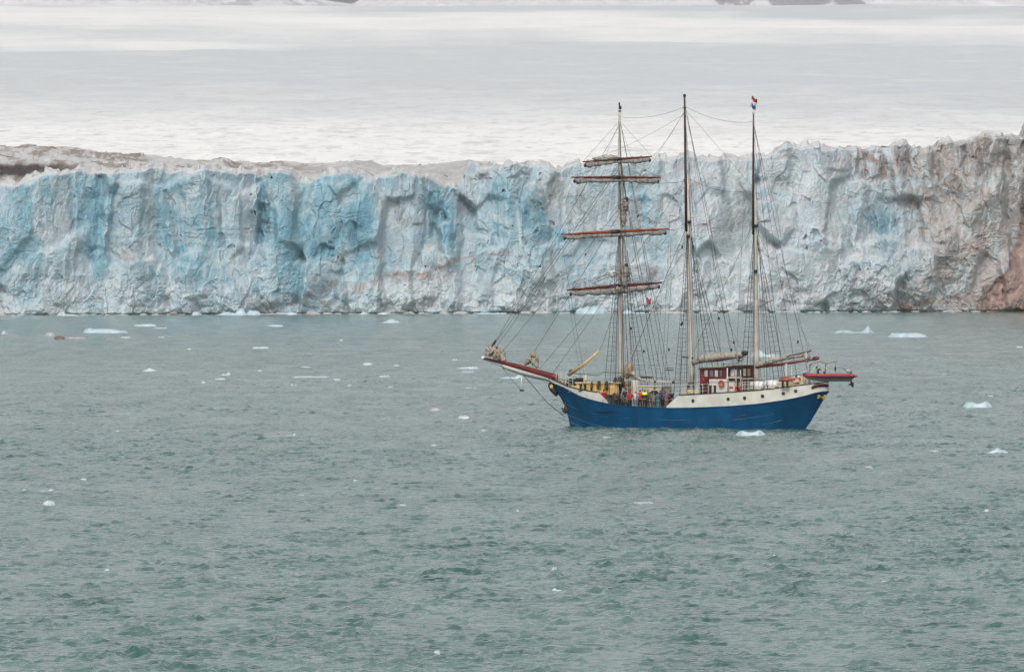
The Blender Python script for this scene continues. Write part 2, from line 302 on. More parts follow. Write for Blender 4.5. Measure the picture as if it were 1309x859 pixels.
def buttresses(x, y, seed):
    s = 2.6 + 2.4 * fbm(x / 60, y / 90, seed + 90, 3)
    ex = [(float(a), float(a + 4), 18 + (i * 7) % 13, 0, 3 + (i * 5) % 7) for i, a in enumerate(list(range(-900, -10, 45)) + list(range(1365, 2200, 45)))]
    for i, (xt, xb, hw, yt, dep) in enumerate(BUTT + ex):
        w = 1.3
        m = (x > min(xt, xb) - 2.2 * hw) & (x < max(xt, xb) + 2.2 * hw)
        if not m.any(): continue
        xx, yy = x[m], y[m]
        t = np.clip((yy - 200) / 200, 0, 1); xc = xt + (xb - xt) * t
        ww = hw * (1 + .25 * t) * (1 + .22 * perlin(yy / 28 + i * 9.7, 0 * yy + .3, seed + i))
        u = np.abs(xx - xc) / ww
        skew = .8 * (xx - xc) / ww * (1 if i % 2 else -1)
        p = dep + skew - 1.6 * u**2 - np.maximum(u - .85, 0) * (2.5 + dep) * 1.05
        p = p - 9 * sstep(0, 14, yt + 2 + 5 * perlin(xx / 9, 0 * xx + i, seed + 50) + 8 * np.minimum(u, 1.5)**2 - yy) * (yt > 225)
        k = 3.0; q = s[m]; h = np.clip(.5 + .5 * (p - q) / k, 0, 1)
        s[m] = q + (p - q) * h + k * h * (1 - h)
    return s
# pale bleached veins running down, and brown dirt bands running across the face
VEIN = [([(192, 216), (193, 290), (197, 330), (212, 365), (222, 395)], 2.6, .8), ([(135, 222), (136, 290), (140, 370)], 3, .5), ([(281, 218), (284, 260), (288, 300)], 1.8, .8), ([(318, 240), (322, 330), (318, 375)], 3, .5), ([(470, 222), (488, 250), (496, 290), (494, 300)], 2.4, .8), ([(380, 225), (382, 270)], 1.8, .6), ([(543, 226), (546, 290), (540, 350)], 2.2, .6), ([(585, 240), (582, 290)], 2, .7),
    ([(655, 215), (660, 260), (668, 330), (690, 365), (708, 396)], 3.2, .8), ([(404, 232), (398, 262), (402, 290)], 2, .4), ([(50, 228), (46, 300), (40, 350)], 2.5, .5), ([(1100, 230), (1096, 330), (1090, 395)], 3, .45), ([(1262, 200), (1270, 260), (1262, 300)], 4, .6), ([(1205, 195), (1222, 250), (1216, 300)], 3, .35), ([(1290, 190), (1303, 250), (1302, 300)], 2.5, .5), ([(1150, 215), (1152, 290)], 2.2, .5)]
BAND = [([(370, 392), (420, 372), (460, 362), (520, 352), (570, 340), (620, 322), (655, 318)], 3.2, .75), ([(480, 361), (540, 357), (600, 352)], 2, .5), ([(140, 312), (165, 320), (190, 318)], 3, .55), ([(148, 328), (188, 330)], 1.6, .5), ([(640, 330), (700, 325), (760, 330), (800, 324)], 2, .35), ([(1120, 392), (1180, 386), (1240, 392)], 4, .5), ([(505, 268), (520, 284), (545, 287)], 2.5, .5), ([(545, 224), (585, 236), (600, 246)], 2.4, .6)]
BULGE = [(436, 262, 40, 48, 4.5), (362, 265, 17, 60, 2.5), (575, 298, 9, 18, 3), (565, 330, 14, 14, 3), (652, 255, 25, 45, 3), (370, 372, 55, 30, 5), (310, 380, 20, 30, 3), (165, 345, 25, 60, 2.5), (676, 330, 30, 70, 5), (745, 350, 40, 25, 4), (700, 345, 16, 20, 3),
    (1000, 350, 40, 40, 4), (1050, 300, 22, 20, 2.5), (1120, 355, 55, 35, 5), (1195, 320, 25, 30, 4), (1185, 240, 20, 22, 3), (1240, 250, 20, 40, 3.5), (1205, 295, 18, 16, 3), (485, 292, 7, 14, 2.5), (1070, 214, 14, 4, 2), (1165, 370, 30, 20, 3), (40, 330, 30, 60, 2), (250, 375, 50, 25, 3), (540, 375, 60, 20, 2.5), (1258, 200, 12, 40, 2)]
ICE, ICEB, DEEP = np.array([.43, .475, .50]), np.array([.20, .35, .415]), np.array([.07, .195, .27])
DIRT, PNK, SNOW, DUST = np.array([.19, .155, .145]), np.array([.36, .265, .235]), np.array([.70, .70, .69]), np.array([.47, .465, .475])
def mix(a, b, t): return a + (b - a) * np.clip(t, 0, 1)[..., None]
def build_cliff():
    cp = np.concatenate([np.arange(-900, -160, 6.0), np.arange(-160, 1470, .62), np.arange(1470, 2200, 6.0)])
    crest = np.interp(cp, CREST[:, 0], CREST[:, 1])
    jag = fbm(cp / 40, 0 * cp + 3.3, 5, 3) * 1.6 + (1 + .8 * sstep(1050, 1200, cp)) * blocks(cp / 19.0, 0 * cp + .5, 77, 1.2, 18)[0] * 3.4 + blocks(cp / 8.0, 0 * cp + .5, 78, 1.2, 18)[0] * .4
    crest = crest + jag * sstep(0, 200, cp + 100).clip(.6, 1)
    Yb = Ycliff(cp); base = 403 - 5 * cp / 1309
    nv, nt_ = 330, 26
    v = np.linspace(0, 1, nv)
    bot = base + 5.0
    PY = bot[None, :] + (crest - bot)[None, :] * v[:, None]
    PX = cp[None, :] + 0 * PY
    # domain warp so that nothing runs dead straight
    wx = PX + 9 * fbm(PX / 70, PY / 60, 11, 4) + 2.5 * fbm(PX / 12, PY / 16, 12, 3)
    wy = PY + 8 * fbm(PX / 60, PY / 60, 13, 3) + 2 * fbm(PX / 10, PY / 10, 14, 3)
    sxx = PX + 2.2 * fbm(PX / 25, PY / 25, 15, 3); syy = PY + 2.2 * fbm(PX / 25, PY / 25, 16, 3)
    low = sstep(315, 395, PY + 20 * fbm(PX / 60, PY / 90, 18, 3))
    d = 1.6 * buttresses(PX + 5 * fbm(PX / 34, PY / 40, 21, 4, .45), PY + 4 * fbm(PX / 30, PY / 30, 22, 3), 500) * (1 - .7 * low)
    flute = ridged(wx / 17, wy / 110, 31, 3)
    fl_w = .9 + .8 * sstep(1050, 1110, PX) * (1 - sstep(330, 350, PY)) + .3 * fbm(PX / 90, PY / 70, 32, 2)
    d += .8 * flute * fl_w
    f1, c1 = blocks(sxx / 44, syy / 80, 41, 1.5, 20); f2, c2 = blocks(sxx / 17, syy / 32, 51, 1.5, 28); f3, c3 = blocks(wx / 7.5, wy / 10, 61, 1.4, 28); f4, c4 = blocks(wx / 3.6, wy / 4.2, 65, 1.4, 28)
    rough = .4 + .45 * low + .5 * sstep(1020, 1120, PX) + .35 * sstep(.1, .6, fbm(PX / 70, PY / 60, 70, 2))
    d += 4.8 * f1 + .95 * f2 * (.5 + .6 * rough) + .45 * f3 * rough + .22 * f4 * rough
    d += blobs(BULGE, sxx, syy)
    d += 1.3 * fbm(sxx / 60, syy / 85, 72, 2, .45) + .3 * fbm(wx / 26, wy / 40, 71, 4, .42) * rough + .12 * fbm(PX / 2.5, PY / 2.5, 75, 2)
    # horizontal layering, weak
    d += .35 * ridged(wx / 120, wy / 4.5, 81, 2) * sstep(.0, .5, fbm(PX / 80, PY / 40, 83, 2))
    lump = np.abs(fbm(sxx / 42, syy / 40, 91, 4, .42)) * 2
    d += low * (7.5 + 1.6 * lump)
    d += sstep(1230, 1309, PX) * sstep(290, 385, PY) * 14
    g = gouges(sxx, syy); d -= g
    d -= 13.0 * v[:, None]                                   # leans back
    # waterline notch
    d -= 1.4 * (1 - sstep(0, 3.2, base[None, :] - PY + 1.0 * fbm(PX / 14, PY * 0, 95, 3)))
    edge = sstep(.985, 1.0, v)[:, None]; d -= 2.0 * edge
    Z = H + (HY - PY) * Yb[None, :] / F
    # top surface going back from the crest
    tb = np.linspace(0, 1, nt_ + 1)[1:]**1.6 * 60
    dT = d[-1][None, :] - tb[:, None]
    ZT = Z[-1][None, :] + (fbm(cp[None, :] / 16, tb[:, None] / 8, 101, 3) * .7 + blocks(cp[None, :] / 14 + 0 * tb[:, None], tb[:, None] / 9 + 0 * cp[None, :], 105)[0] * 2.2) * np.minimum(1, tb / 4)[:, None] + .02 * tb[:, None] - .22 * np.maximum(tb - 22, 0)[:, None]
    ZZ = np.concatenate([Z, ZT]); D = np.concatenate([d, dT]); PXX = np.concatenate([PX, cp[None, :] + 0 * dT])
    Yw = Yb[None, :] - D; Xw = (PXX - CX) / F * Yb[None, :]
    # colour: age, cleanness and dirt of the ice
    lr = 1 - sstep(420, 1050, PX)
    fine = fbm(wx / 30, wy / 45, 111, 5, .6); fine2 = fbm(wx / 8, wy / 12, 113, 4, .6); streak = fbm(wx / 6, wy / 60, 115, 4, .6)
    B = .07 + .33 * lr + .88 * blobs(BLUE, sxx + 3 * fine2, syy + 3 * fine2) * (1 + .5 * fine) + .17 * fine + .09 * fine2 + .12 * streak + (.34 * (c2 - .5) + .45 * (c1 - .5)) * (.35 + .65 * lr) - .22 * low * (1 - sstep(700, 900, PX) * .3) - .25 * sstep(1180, 1300, PX)
    col = mix(ICE[None, None, :], ICEB, B * .95)
    col = mix(col, DEEP, (B - 1.05) * .9)
    # old rotten white-grey crust
    crust = sstep(.1, .8, fbm(wx / 26, wy / 20, 121, 5, .6) + .25 * (c3 - .5) + .35 * low)
    col = mix(col, np.array([.52, .565, .58]), crust * .36 * (1 - sstep(.8, 1.3, B)))
    dustw = sstep(560, 1000, PX) * .45 + sstep(1120, 1260, PX) * .45
    col = mix(col, DUST * (1 - np.array([.12, .2, .25]) * sstep(1080, 1200, PX)[..., None]), dustw * sstep(-.3, .5, fbm(wx / 40, wy / 30, 125, 4, .6)))
    br = blobs(BROWN, wx, wy) * (1 + 1.3 * fine2 + .9 * streak) + .45 * sstep(.5, 1.0, fbm(wx / 16, wy / 40, 131, 4, .65)) * (.2 + sstep(500, 700, PX) * .5)
    col = mix(col, DIRT, (br * (1 + .5 * sstep(1050, 1150, PX)) - .12) * .75)
    # sediment rich ice at the far right: sharp edged, with a dark dirt band along its edge
    col = mix(col, np.array([.335, .305, .285]), sstep(1090, 1250, PX + 25 * fine) * .72 * (1 - .55 * sstep(300, 380, PY)) * np.clip(.75 + .7 * streak + .5 * fine2, 0, 1))
    sd_ = (wx - np.interp(wy, [240, 320, 345, 372, 400], [1322, 1298, 1282, 1256, 1240]))
    col = mix(col, np.array([.275, .195, .17]) * (1 + .35 * fine2 + .3 * streak)[..., None], sstep(-3, 3, sd_))
    col = mix(col, DIRT * .55, np.exp(-(sd_ / 4.5)**2) * (.6 + .6 * fine2))
    for pts, hw, w_ in VEIN:
        y_ = np.array([p[1] for p in pts], float); x_ = np.array([p[0] for p in pts], float)
        m_ = np.exp(-((sxx - np.interp(syy, y_, x_)) / hw)**2) * sstep(y_[0] - 4, y_[0] + 4, syy) * (1 - sstep(y_[-1] - 12, y_[-1] + 12, syy))
        col = mix(col, np.array([.56, .59, .60]), m_ * w_ * .6 * np.clip(.7 + 1.0 * fine + .6 * fine2, 0, 1.3))
    for pts, hw, w_ in BAND:
        x_ = np.array([p[0] for p in pts], float); y_ = np.array([p[1] for p in pts], float)
        m_ = np.exp(-((wy - np.interp(wx, x_, y_)) / hw)**2) * sstep(x_[0] - 6, x_[0] + 6, wx) * (1 - sstep(x_[-1] - 10, x_[-1] + 10, wx))
        col = mix(col, np.array([.285, .245, .235]), m_ * w_ * np.clip(.7 + 1.2 * fine2, 0, 1.4))
    pk = blobs(PINK, wx, wy) * (1 + .9 * fine2 + .5 * fine)
    col = mix(col, PNK, (pk - .08) * .8)
    lip = sstep(7, 0, PY - crest[None, :] + 3 * fine) * (1 - sstep(200, 600, PX) * .6)
    col = mix(col, mix(np.array([.5, .49, .49]) + 0 * col, DUST * .9, sstep(600, 1100, PX)), lip * .6)
    # rims and ledges: weathered crust on what faces up and out
    n1 = np.gradient(d, axis=0)
    ledge = sstep(.25, .9, -n1 + .0) * (1 - sstep(1100, 1250, PX))
    col = mix(col, SNOW, ledge * .38)
    tcol = mix(SNOW[None, None, :] * .72 * np.ones((nt_, len(cp), 1)), DIRT, .75 * sstep(-.1, .7, fbm(cp[None, :] / 20, tb[:, None] / 10, 141, 4)) * (.4 + .6 * sstep(900, 1200, cp)[None, :]))
    return grid_object("glacier_front", Xw, Yw, ZZ, vcol_mat("glacier_ice", .55, .55, .10, .3, .2, .3, (1, 1, .6), 1.1), np.concatenate([col, tcol]), smooth=False)
tag(build_cliff(), "cracked blue and white glacier cliff rising from the water", kind="structure")

def build_terrace():
    prof = np.array([(-900, 188), (-300, 186), (0, 190), (60, 190), (100, 193), (130, 196), (170, 201), (200, 203), (235, 206), (270, 208), (283, 205), (292, 206), (300, 211), (360, 212), (400, 212), (425, 213), (436, 210), (455, 209), (478, 211), (490, 215), (515, 214), (545, 213), (575, 212), (600, 208), (640, 215), (700, 224), (900, 226), (2200, 200)], float)
    cp = np.concatenate([np.arange(-900, -160, 8.0), np.arange(-160, 900, .9), np.arange(900, 2200, 12.0)])
    dd = np.concatenate([np.linspace(14, 40, 20), np.linspace(42, 420, 130), np.linspace(430, 760, 12)])
    Yb = Ycliff(cp)[None, :]; crest = np.interp(cp, CREST[:, 0], CREST[:, 1])[None, :]; pr = np.interp(cp, prof[:, 0], prof[:, 1])[None, :]
    Yw = Yb + dd[:, None]; X = (cp[None, :] - CX) / F * Yw
    t = sstep(20, 360, dd)[:, None] ** .8
    py = (crest + 5) + (pr - crest - 5) * t
    Z = H + (HY - py) * Yw / F
    a = fbm(X / 30, Yw / 40, 201, 5, .55); b = facets(X / 9, Yw / 22, 205)[0]; c = ridged(X / 14, Yw / 60, 207, 3)
    Z = Z + a * 1.0 + b * .9 + c * .5 - 3.5 * np.exp(-((X + 165) / 45)**2 - ((Yw - Yb - 90) / 60)**2)
    Z = Z - sstep(420, 740, dd)[:, None] * 25
    n = fbm(X / 11, Yw / 60, 211, 5, .7)
    col = mix(SNOW * .68 + 0 * X[..., None], np.array([.235, .185, .16]), sstep(-.2, .4, n) * .9)
    col = mix(col, np.array([.47, .465, .46]), sstep(300, 460, cp)[None, :] * .7 + 0 * X)
    px_ = cp[None, :] + 0 * X; pyy = HY - (Z - H) / Yw * F
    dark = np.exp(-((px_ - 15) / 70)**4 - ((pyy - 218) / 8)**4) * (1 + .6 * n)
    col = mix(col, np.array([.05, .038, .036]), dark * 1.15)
    return grid_object("glacier_top", X, Yw, Z, vcol_mat("debris_ice", .8, .4, .2, .5, .6, .2), col, smooth=False)
tag(build_terrace(), "brown debris streaked broken ice above the cliff edge", kind="structure")

def build_snowfield():
    Yr = np.concatenate([np.geomspace(3700, 8500, 460), np.linspace(8530, 15500, 150), np.linspace(15600, 17500, 10)])
    cp = np.concatenate([np.linspace(-9000, -300, 30), np.arange(-200, 1510, 3.0), np.linspace(1600, 10300, 30)])
    YY = Yr[:, None] + 0 * cp[None, :]; X = (cp[None, :] - CX) / F * YY
    base = 38 + .0346 * (YY - 3700)
    roll = 5 * perlin(X / 1500, YY / 1300, 301) + 2.0 * fbm(X / 380, YY / 420, 303, 3) + .55 * fbm(X / 50, YY / 75, 305, 4, .6) + .28 * fbm(X / 14, YY / 45, 306, 4, .7) * sstep(9500, 4500, YY) + .35 * ridged(X / 22 + YY / 90, YY / 34, 307, 2)
    Z = base + roll - sstep(15400, 17500, YY) * 180
    py = HY - (base - H) / YY * F; px = cp[None, :] + 0 * YY
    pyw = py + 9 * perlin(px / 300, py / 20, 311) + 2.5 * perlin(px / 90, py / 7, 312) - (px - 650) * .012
    sun_bands = sstep(105, 185, pyw) * .95 + .1 * perlin(px / 160, py / 14, 317) + (sstep(10, 24, pyw) - sstep(30, 62, pyw)) * .85 + .7 * (sstep(48, 58, pyw) - sstep(60, 78, pyw)) * (1 - sstep(250, 520, px))  # bright bands of sun through broken cloud, painted into the snow colour
    sun_bands = sun_bands + .16 * fbm(px / 120, py / 6, 315, 4, .6)
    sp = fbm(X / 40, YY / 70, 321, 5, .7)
    col = mix(np.array([.55, .575, .59]) + 0 * X[..., None], np.array([.84, .825, .80]), sun_bands)
    sp2 = fbm(X / 14, YY / 60, 323, 5, .75)
    col = mix(col, np.array([.44, .43, .43]), (sstep(.35, 1.1, sp) * .5 + sstep(.0, .9, sp2) * .38) * sstep(50, 200, py))
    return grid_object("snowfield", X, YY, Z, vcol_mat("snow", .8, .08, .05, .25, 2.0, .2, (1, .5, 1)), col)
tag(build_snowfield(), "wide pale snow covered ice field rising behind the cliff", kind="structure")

def build_mountains():
    cp = np.arange(-2600, 4000, 4.0); u = np.linspace(0, 1, 130)
    # ridge height in photo rows above the foot row (12)
    prof = np.array([(-2600, 60), (-1200, 240), (-300, 170), (60, 60), (160, 120), (300, 60), (400, 22), (450, 12), (520, 60), (690, 70), (760, 60), (830, 45), (900, 120), (980, 170), (1060, 110), (1110, 70), (1140, 60), (1180, 60), (1240, 70), (1309, 80), (1500, 140), (2100, 260), (4000, 80)], float)
    top = np.interp(cp, prof[:, 0], prof[:, 1]); Y0 = 23500
    U = u[:, None] + 0 * cp[None, :]; PX = cp[None, :] + 0 * U
    YY = Y0 + U * 3200 + 250 * fbm(PX / 90, U * 3, 401, 3)
    hgt = (top[None, :] + 14) * np.sin(np.clip(U * 1.7, 0, math.pi * .5)) * (1 - .35 * U)
    hgt = hgt + (ridged(PX / 42, U * 3, 403, 4) * .5 + fbm(PX / 16, U * 8, 405, 4) * .25) * np.maximum(top[None, :], 0) * .28 * np.sin(np.pi * np.clip(U * 1.4, 0, 1))
    Z = H + (HY - 24 + hgt) * YY / F
    X = (PX - CX) / F * YY
    n = fbm((PX + U * 130) / 34, U * 7, 411, 5, .6)
    rock = sstep(-.12, .15, n + .1 * sstep(870, 900, PX))
    rock = rock * np.maximum(sstep(860, 885, PX) * (1 - sstep(1120, 1150, PX + 3.5 * np.maximum(hgt - 14, 0))), (sstep(150, 320, PX) - sstep(425, 455, PX)) * .55)
    col = mix(np.array([.66, .66, .67]) + 0 * X[..., None], np.array([.27, .26, .285]), rock)
    return grid_object("mountains", X, YY, Z, vcol_mat("mountain", .9, .01, .1, 0), col)
tag(build_mountains(), "hazy dark rock and snow slopes beyond the ice field", kind="structure")

hz = MB().box(-16000, 16000, -600, 28500, -30, 1500)
hm = bpy.data.materials.new("haze"); hm.use_nodes = True; t = hm.node_tree; t.nodes.clear()
pv = t.nodes.new("ShaderNodeVolumePrincipled"); pv.inputs["Color"].default_value = (.95, .97, 1, 1); pv.inputs["Density"].default_value = 1.6e-5; pv.inputs["Anisotropy"].default_value = 0
mo = t.nodes.new("ShaderNodeOutputMaterial"); t.links.new(pv.outputs[0], mo.inputs["Volume"])
tag(hz.build("haze", hm), "thin pale air between the ship and the far snow", kind="stuff")
# ------------------------------------------------------------------ ship
TH = math.radians(35); PHI = math.pi - TH
O = Vector(((880 - CX) / F * 1000, 1000, 0))
ship = tag(empty("sailing_ship", O, PHI), "three masted sailing ship with blue hull and furled sails in front of the glacier", "sailing ship")
def S(px, py, t=0.0):
    """point of the ship's own frame (x to the bow, y to port) on the lengthwise plane y = t seen at a photo pixel"""
    dx = (px - CX) / F
    Y = (O.x * math.sin(TH) + O.y * math.cos(TH) - t) / (dx * math.sin(TH) + math.cos(TH))
    w = Vector((Y * dx - O.x, Y - O.y, H + (HY - py) * Y / F))
    return Vector((w.x * math.cos(PHI) + w.y * math.sin(PHI), -w.x * math.sin(PHI) + w.y * math.cos(PHI), w.z))
def world(p): 
    c, s_ = math.cos(PHI), math.sin(PHI)
    return Vector((O.x + p[0] * c - p[1] * s_, O.y + p[0] * s_ + p[1] * c, p[2]))
rng = random.Random(5)
M_BLUE = mat("hull_blue", (.003, .068, .158), .5, .12, .6, dirt=(.002, .045, .112), stretch=(1, 1, .5), spec=.12); M_WHITE = mat("topside_white", (.57, .56, .51), .5, .06, .9, dirt=(.47, .45, .40))
M_CREAM = mat("cream_paint", (.62, .50, .30), .5, .1, 1.5); M_YEL = mat("buff_paint", (.66, .46, .16), .5, .1, 1.2); M_MAHO = mat("mahogany", (.085, .018, .011), .45, .3, 4)
M_MAST = mat("mast_paint", (.47, .45, .40), .5, .12, .8, dirt=(.34, .32, .28)); M_TOP = mat("dark_spar", (.035, .018, .016), .5, .2, 2); M_YARD = mat("yard_varnish", (.095, .02, .012), .6, .25, 2, spec=.2); M_YARD2 = mat("yard_orange_varnish", (.22, .048, .014), .6, .2, 2, spec=.2)
M_SAIL = mat("sail_cloth", (.38, .35, .31), .9, .2, 3.5, dirt=(.15, .13, .11), bump=1); M_YSAIL = mat("yard_sail_cloth", (.29, .28, .26), .9, .2, 3.5, dirt=(.13, .12, .11), bump=.6); M_TAN = mat("tan_cloth", (.36, .26, .16), .9, .2, 2.5, dirt=(.22, .15, .09), bump=.5)
M_ROPE = mat("tarred_rope", (.035, .03, .028), .9, .2, 8); M_ROPEL = mat("light_rope", (.30, .27, .22), .9, .2, 8); M_DARK = mat("black_paint", (.012, .012, .013), .5, .2, 5); M_DECK = mat("deck_planks", (.20, .14, .085), .7, .2, 3, stretch=(.3, 6, 1))
M_GLASS = mat("window_glass", (.10, .12, .13), .06, .2, 1, spec=.9); M_RED = mat("bowsprit_red", (.125, .016, .012), .42, .2, 2); M_STEEL = mat("grey_steel", (.30, .31, .31), .45, .1, 3); M_GOLD = mat("gilding", (.60, .38, .06), .35, .2, 6)
M_MAR = mat("maroon_board", (.055, .012, .014), .5, .2, 4); M_RUST = mat("rust_stain", (.05, .02, .013), .8, .4, 4); M_ORANGE = mat("orange_plastic", (.42, .055, .022), .5, .15, 4); M_RAFT = mat("raft_white", (.70, .70, .68), .45, .06, 3); M_TYEL = mat("pale_wood", (.52, .38, .17), .6, .2, 3)

def curve(pts, t):
    q = sorted((S(px, py, t_)[0], S(px, py, t_)[2]) for px, py, t_ in pts)
    xs, zs = np.array([a for a, b in q]), np.array([b for a, b in q])
    def f(s_):
        return float(np.mean([np.interp(s_ + o, xs, zs) for o in (-.5, -.25, 0, .25, .5)]))
    return f
zb = curve([(700, 487.5, 0), (707, 490, .4), (717, 494, 1.2), (724, 498, 1.8), (738, 506.5, 2.7), (756, 512, 3.2), (772, 515.5, 3.45), (789, 517.8, 3.5), (805, 519.3, 3.5), (830, 520.8, 3.5), (852, 521.6, 3.5), (880, 521.5, 3.5), (900, 520.8, 3.5), (935, 519.2, 3.5), (968, 516.4, 3.5), (1001, 511.3, 3.2), (1027, 505.8, 2.4), (1052, 501, 0), (1070, 499, 0)], 0)
zt = curve([(698, 481.5, 0), (705, 485, .4), (717, 490.5, 1.2), (724, 494, 1.8), (738, 498, 2.7), (760, 501.5, 3.3), (775, 502.5, 3.45), (850, 506, 3.5), (870, 505.3, 3.5), (900, 503.8, 3.5), (935, 501.6, 3.5), (970, 499, 3.5), (1002, 495, 3.2), (1038, 490.5, 1.8), (1054, 488.8, 0), (1070, 487.5, 0)], 0)
SA, SF = -17.6, 18.0
def hb_deck(s_):
    if s_ < -8: return 3.5 * math.sqrt(max(0, 1 - ((s_ + 8) / (SA + 8))**2))
    if s_ > 6: return 3.5 * (1 - ((s_ - 6) / (SF - 6))**2.1)
    return 3.5
def hb(s_, v):
    """half breadth at height fraction v of the side (1 = sheer)"""
    sa = -13.5 - 4.1 * v**.9; sf = 15.2 + .45 * v + 2.35 * v**3
    m = 3.5 * (.80 + .2 * v**.6)
    if s_ <= sa or s_ >= sf: return 0.0
    p = v**1.5
    if s_ < -6:
        a = max(0, 1 - ((s_ + 6) / (sa + 6))**2); e = (1 - p) * 1.05 + p * .5
        return m * a**e
    if s_ > 4:
        q = (s_ - 4) / (sf - 4); return m * (1 - q**(1.75 + .35 * p))
    return m
def ends(v): return -13.5 - 4.1 * v**.9, 15.2 + .45 * v + 2.35 * v**3
def build_hull():
    nv, ns = 26, 120
    mb = MB(); rows = []
    for i in range(nv):
        v = i / (nv - 1); sa, sf = ends(v); row = []
        for j in range(ns + 1):
            u = j / ns; p = .5 - .5 * math.cos(math.pi * u); p = .6 * p + .4 * u
            s_ = sa + (sf - sa) * p; w = hb(s_, v) if 0 < j < ns else 0
            row.append((s_, w, -1.4 + (zb(s_) + 1.4) * v))
        rows.append(row)
    for side in (1, -1):
        vs = [(a, b * side, c) for r in rows for a, b, c in r]; n = ns + 1
        fs = [(i * n + j, i * n + j + 1, (i + 1) * n + j + 1, (i + 1) * n + j) for i in range(nv - 1) for j in range(ns)]
        if side == 1: fs = [f[::-1] for f in fs]
        mb.add(vs, fs)
    o = mb.build("hull", M_BLUE, ship, True); bm = bmesh.new(); bm.from_mesh(o.data); bmesh.ops.remove_doubles(bm, verts=bm.verts, dist=.002); bm.to_mesh(o.data); bm.free(); return o
hull = build_hull()
def side_pt(s_, z, out=0.0):
    """point on the port side at height z"""
    v = (z + 1.4) / (zb(s_) + 1.4)
    if v <= 1: return Vector((s_, hb(s_, v) + out, z))
    return Vector((s_, hb(s_, 1) + out, z))
def on_side(px, py, out=0.0):
    t = 3.4
    for _ in range(12):
        p = S(px, py, t); t = side_pt(p[0], p[2], out)[1]
    p = S(px, py, t); return side_pt(p[0], p[2], out)
def topside(name, s0, s1, cut0=0, cut1=0, n=70):
    """white upper strake: a shell 6 cm thick from the sheer up to the deck edge"""
    for side in (-1, 1):
        mb = MB(); vs = []
        for j in range(n + 1):
            u = j / n; u = .5 - .5 * math.cos(math.pi * u) if (s0 <= SA + .01 or s1 >= SF - .01) else u
            s_ = s0 + (s1 - s0) * u; w = hb(s_, 1)
            lo, hi = zb(s_), zt(s_)
            if cut1 and s_ > s1 - cut1: hi = lo + (hi - lo) * max(.02, ((s1 - s_) / cut1))**.8
            if cut0 and s_ < s0 + cut0: hi = lo + (hi - lo) * max(.02, ((s_ - s0) / cut0))**.8
            vs += [(s_, side * (w + .004), lo + .0), (s_, side * (w + .02), hi), (s_, side * max(0, w - .06), hi), (s_, side * max(0, w - .06), lo)]
        fs = []
        for j in range(n):
            for k in range(3):
                f = (j * 4 + k, (j + 1) * 4 + k, (j + 1) * 4 + k + 1, j * 4 + k + 1); fs.append(f if side == -1 else f[::-1])
        o = mb.add(vs, fs).build(name, M_WHITE, ship)
    return o
s_break = S(851, 521, 3.5)[0]; s_top = S(868, 505.5, 3.5)[0]
quarter = topside("quarterdeck_side", SA, s_break, cut1=s_break - s_top)
f_break = S(776, 516, 3.45)[0]; f_top = S(762, 502, 3.3)[0]
fore_side = topside("forecastle_side", f_break, SF, cut0=f_top - f_break)
def rail_strip(name, s0, s1, zf, h, wd, m, parent, n=60):
    for side in (1, -1):
        mb = MB(); pts = []
        for j in range(n + 1):
            u = j / n; u = .5 - .5 * math.cos(math.pi * u)
            s_ = s0 + (s1 - s0) * u; pts.append((s_, side * (hb(s_, 1) + .02), zf(s_) + h))
        mb.tube(pts, wd, 6).build(name, m, parent, True)
rail_strip("cap_rail", SA, s_top, zt, .03, .06, M_DARK, quarter)
rail_strip("cap_rail", f_top, SF, zt, .03, .06, M_DARK, fore_side)
rail_strip("rubbing_strake", SA, SF, zb, .0, .05, M_BLUE, hull)
def deck(name, s0, s1, zf, inset=.08, n=40):
    mb = MB(); vs = []
    for j in range(n + 1):
        u = .5 - .5 * math.cos(math.pi * j / n); s_ = s0 + (s1 - s0) * u; w = max(0, hb(s_, 1) - inset)
        vs += [(s_, w, zf(s_)), (s_, 0, zf(s_) + .06), (s_, -w, zf(s_))]
    fs = [(j * 3 + k, j * 3 + k + 1, (j + 1) * 3 + k + 1, (j + 1) * 3 + k) for j in range(n) for k in range(2)]
    return mb.add(vs, fs).build(name, M_DECK, ship)
ZMAIN = 1.72
deck("quarterdeck", SA + .15, s_top, lambda s_: zt(s_) - .05); deck("forecastle_deck", f_top, SF - .25, lambda s_: zt(s_) - .05); deck("main_deck", s_top - .3, f_top + .3, lambda s_: ZMAIN)
for s_, w_ in ((s_top, -.08), (f_top, .08)):
    w = hb(s_, (ZMAIN + 1.4) / (zb(s_) + 1.4)) - .1; MB().box(min(s_, s_ + w_), max(s_, s_ + w_), -w, w, ZMAIN, zt(s_) - .06).build("deck_bulkhead", M_WHITE, ship)
# plate seams: thin raised strakes
for pts in ([(717, 514), (735, 522), (760, 529), (800, 534), (860, 537), (940, 536.5), (965, 533), (990, 529)], [(716, 526), (740, 536), (756, 542), (770, 545)], [(715, 533), (730, 540), (742, 545)], [(975, 543), (985, 541), (994, 538.5), (1000, 537)]):
    MB().tube([on_side(x_, y_, .012) for x_, y_ in pts], .03, 5).build("hull_seam", mat("seam_blue", (.035, .12, .23), .5, .1, 2) if "seam_blue" not in bpy.data.materials else bpy.data.materials["seam_blue"], hull, True)
def disc(name, p, r, m, parent, thick=.05, rim=None):
    e = .2; a, b = side_pt(p[0] - e, p[2]), side_pt(p[0] + e, p[2]); tx = (b - a).normalized(); nz = Vector((0, 0, 1)); nn = nz.cross(tx) * -1
    if nn.y < 0: nn = -nn
    nn.normalize(); o = MB().tube([p - nn * .1, p + nn * thick], r, 14).build(name, m, parent, False)
    if rim: MB().torus(p + nn * thick, tx, nz, r, r * .12, 14, 5).build("rim", rim, o, True)
    return o
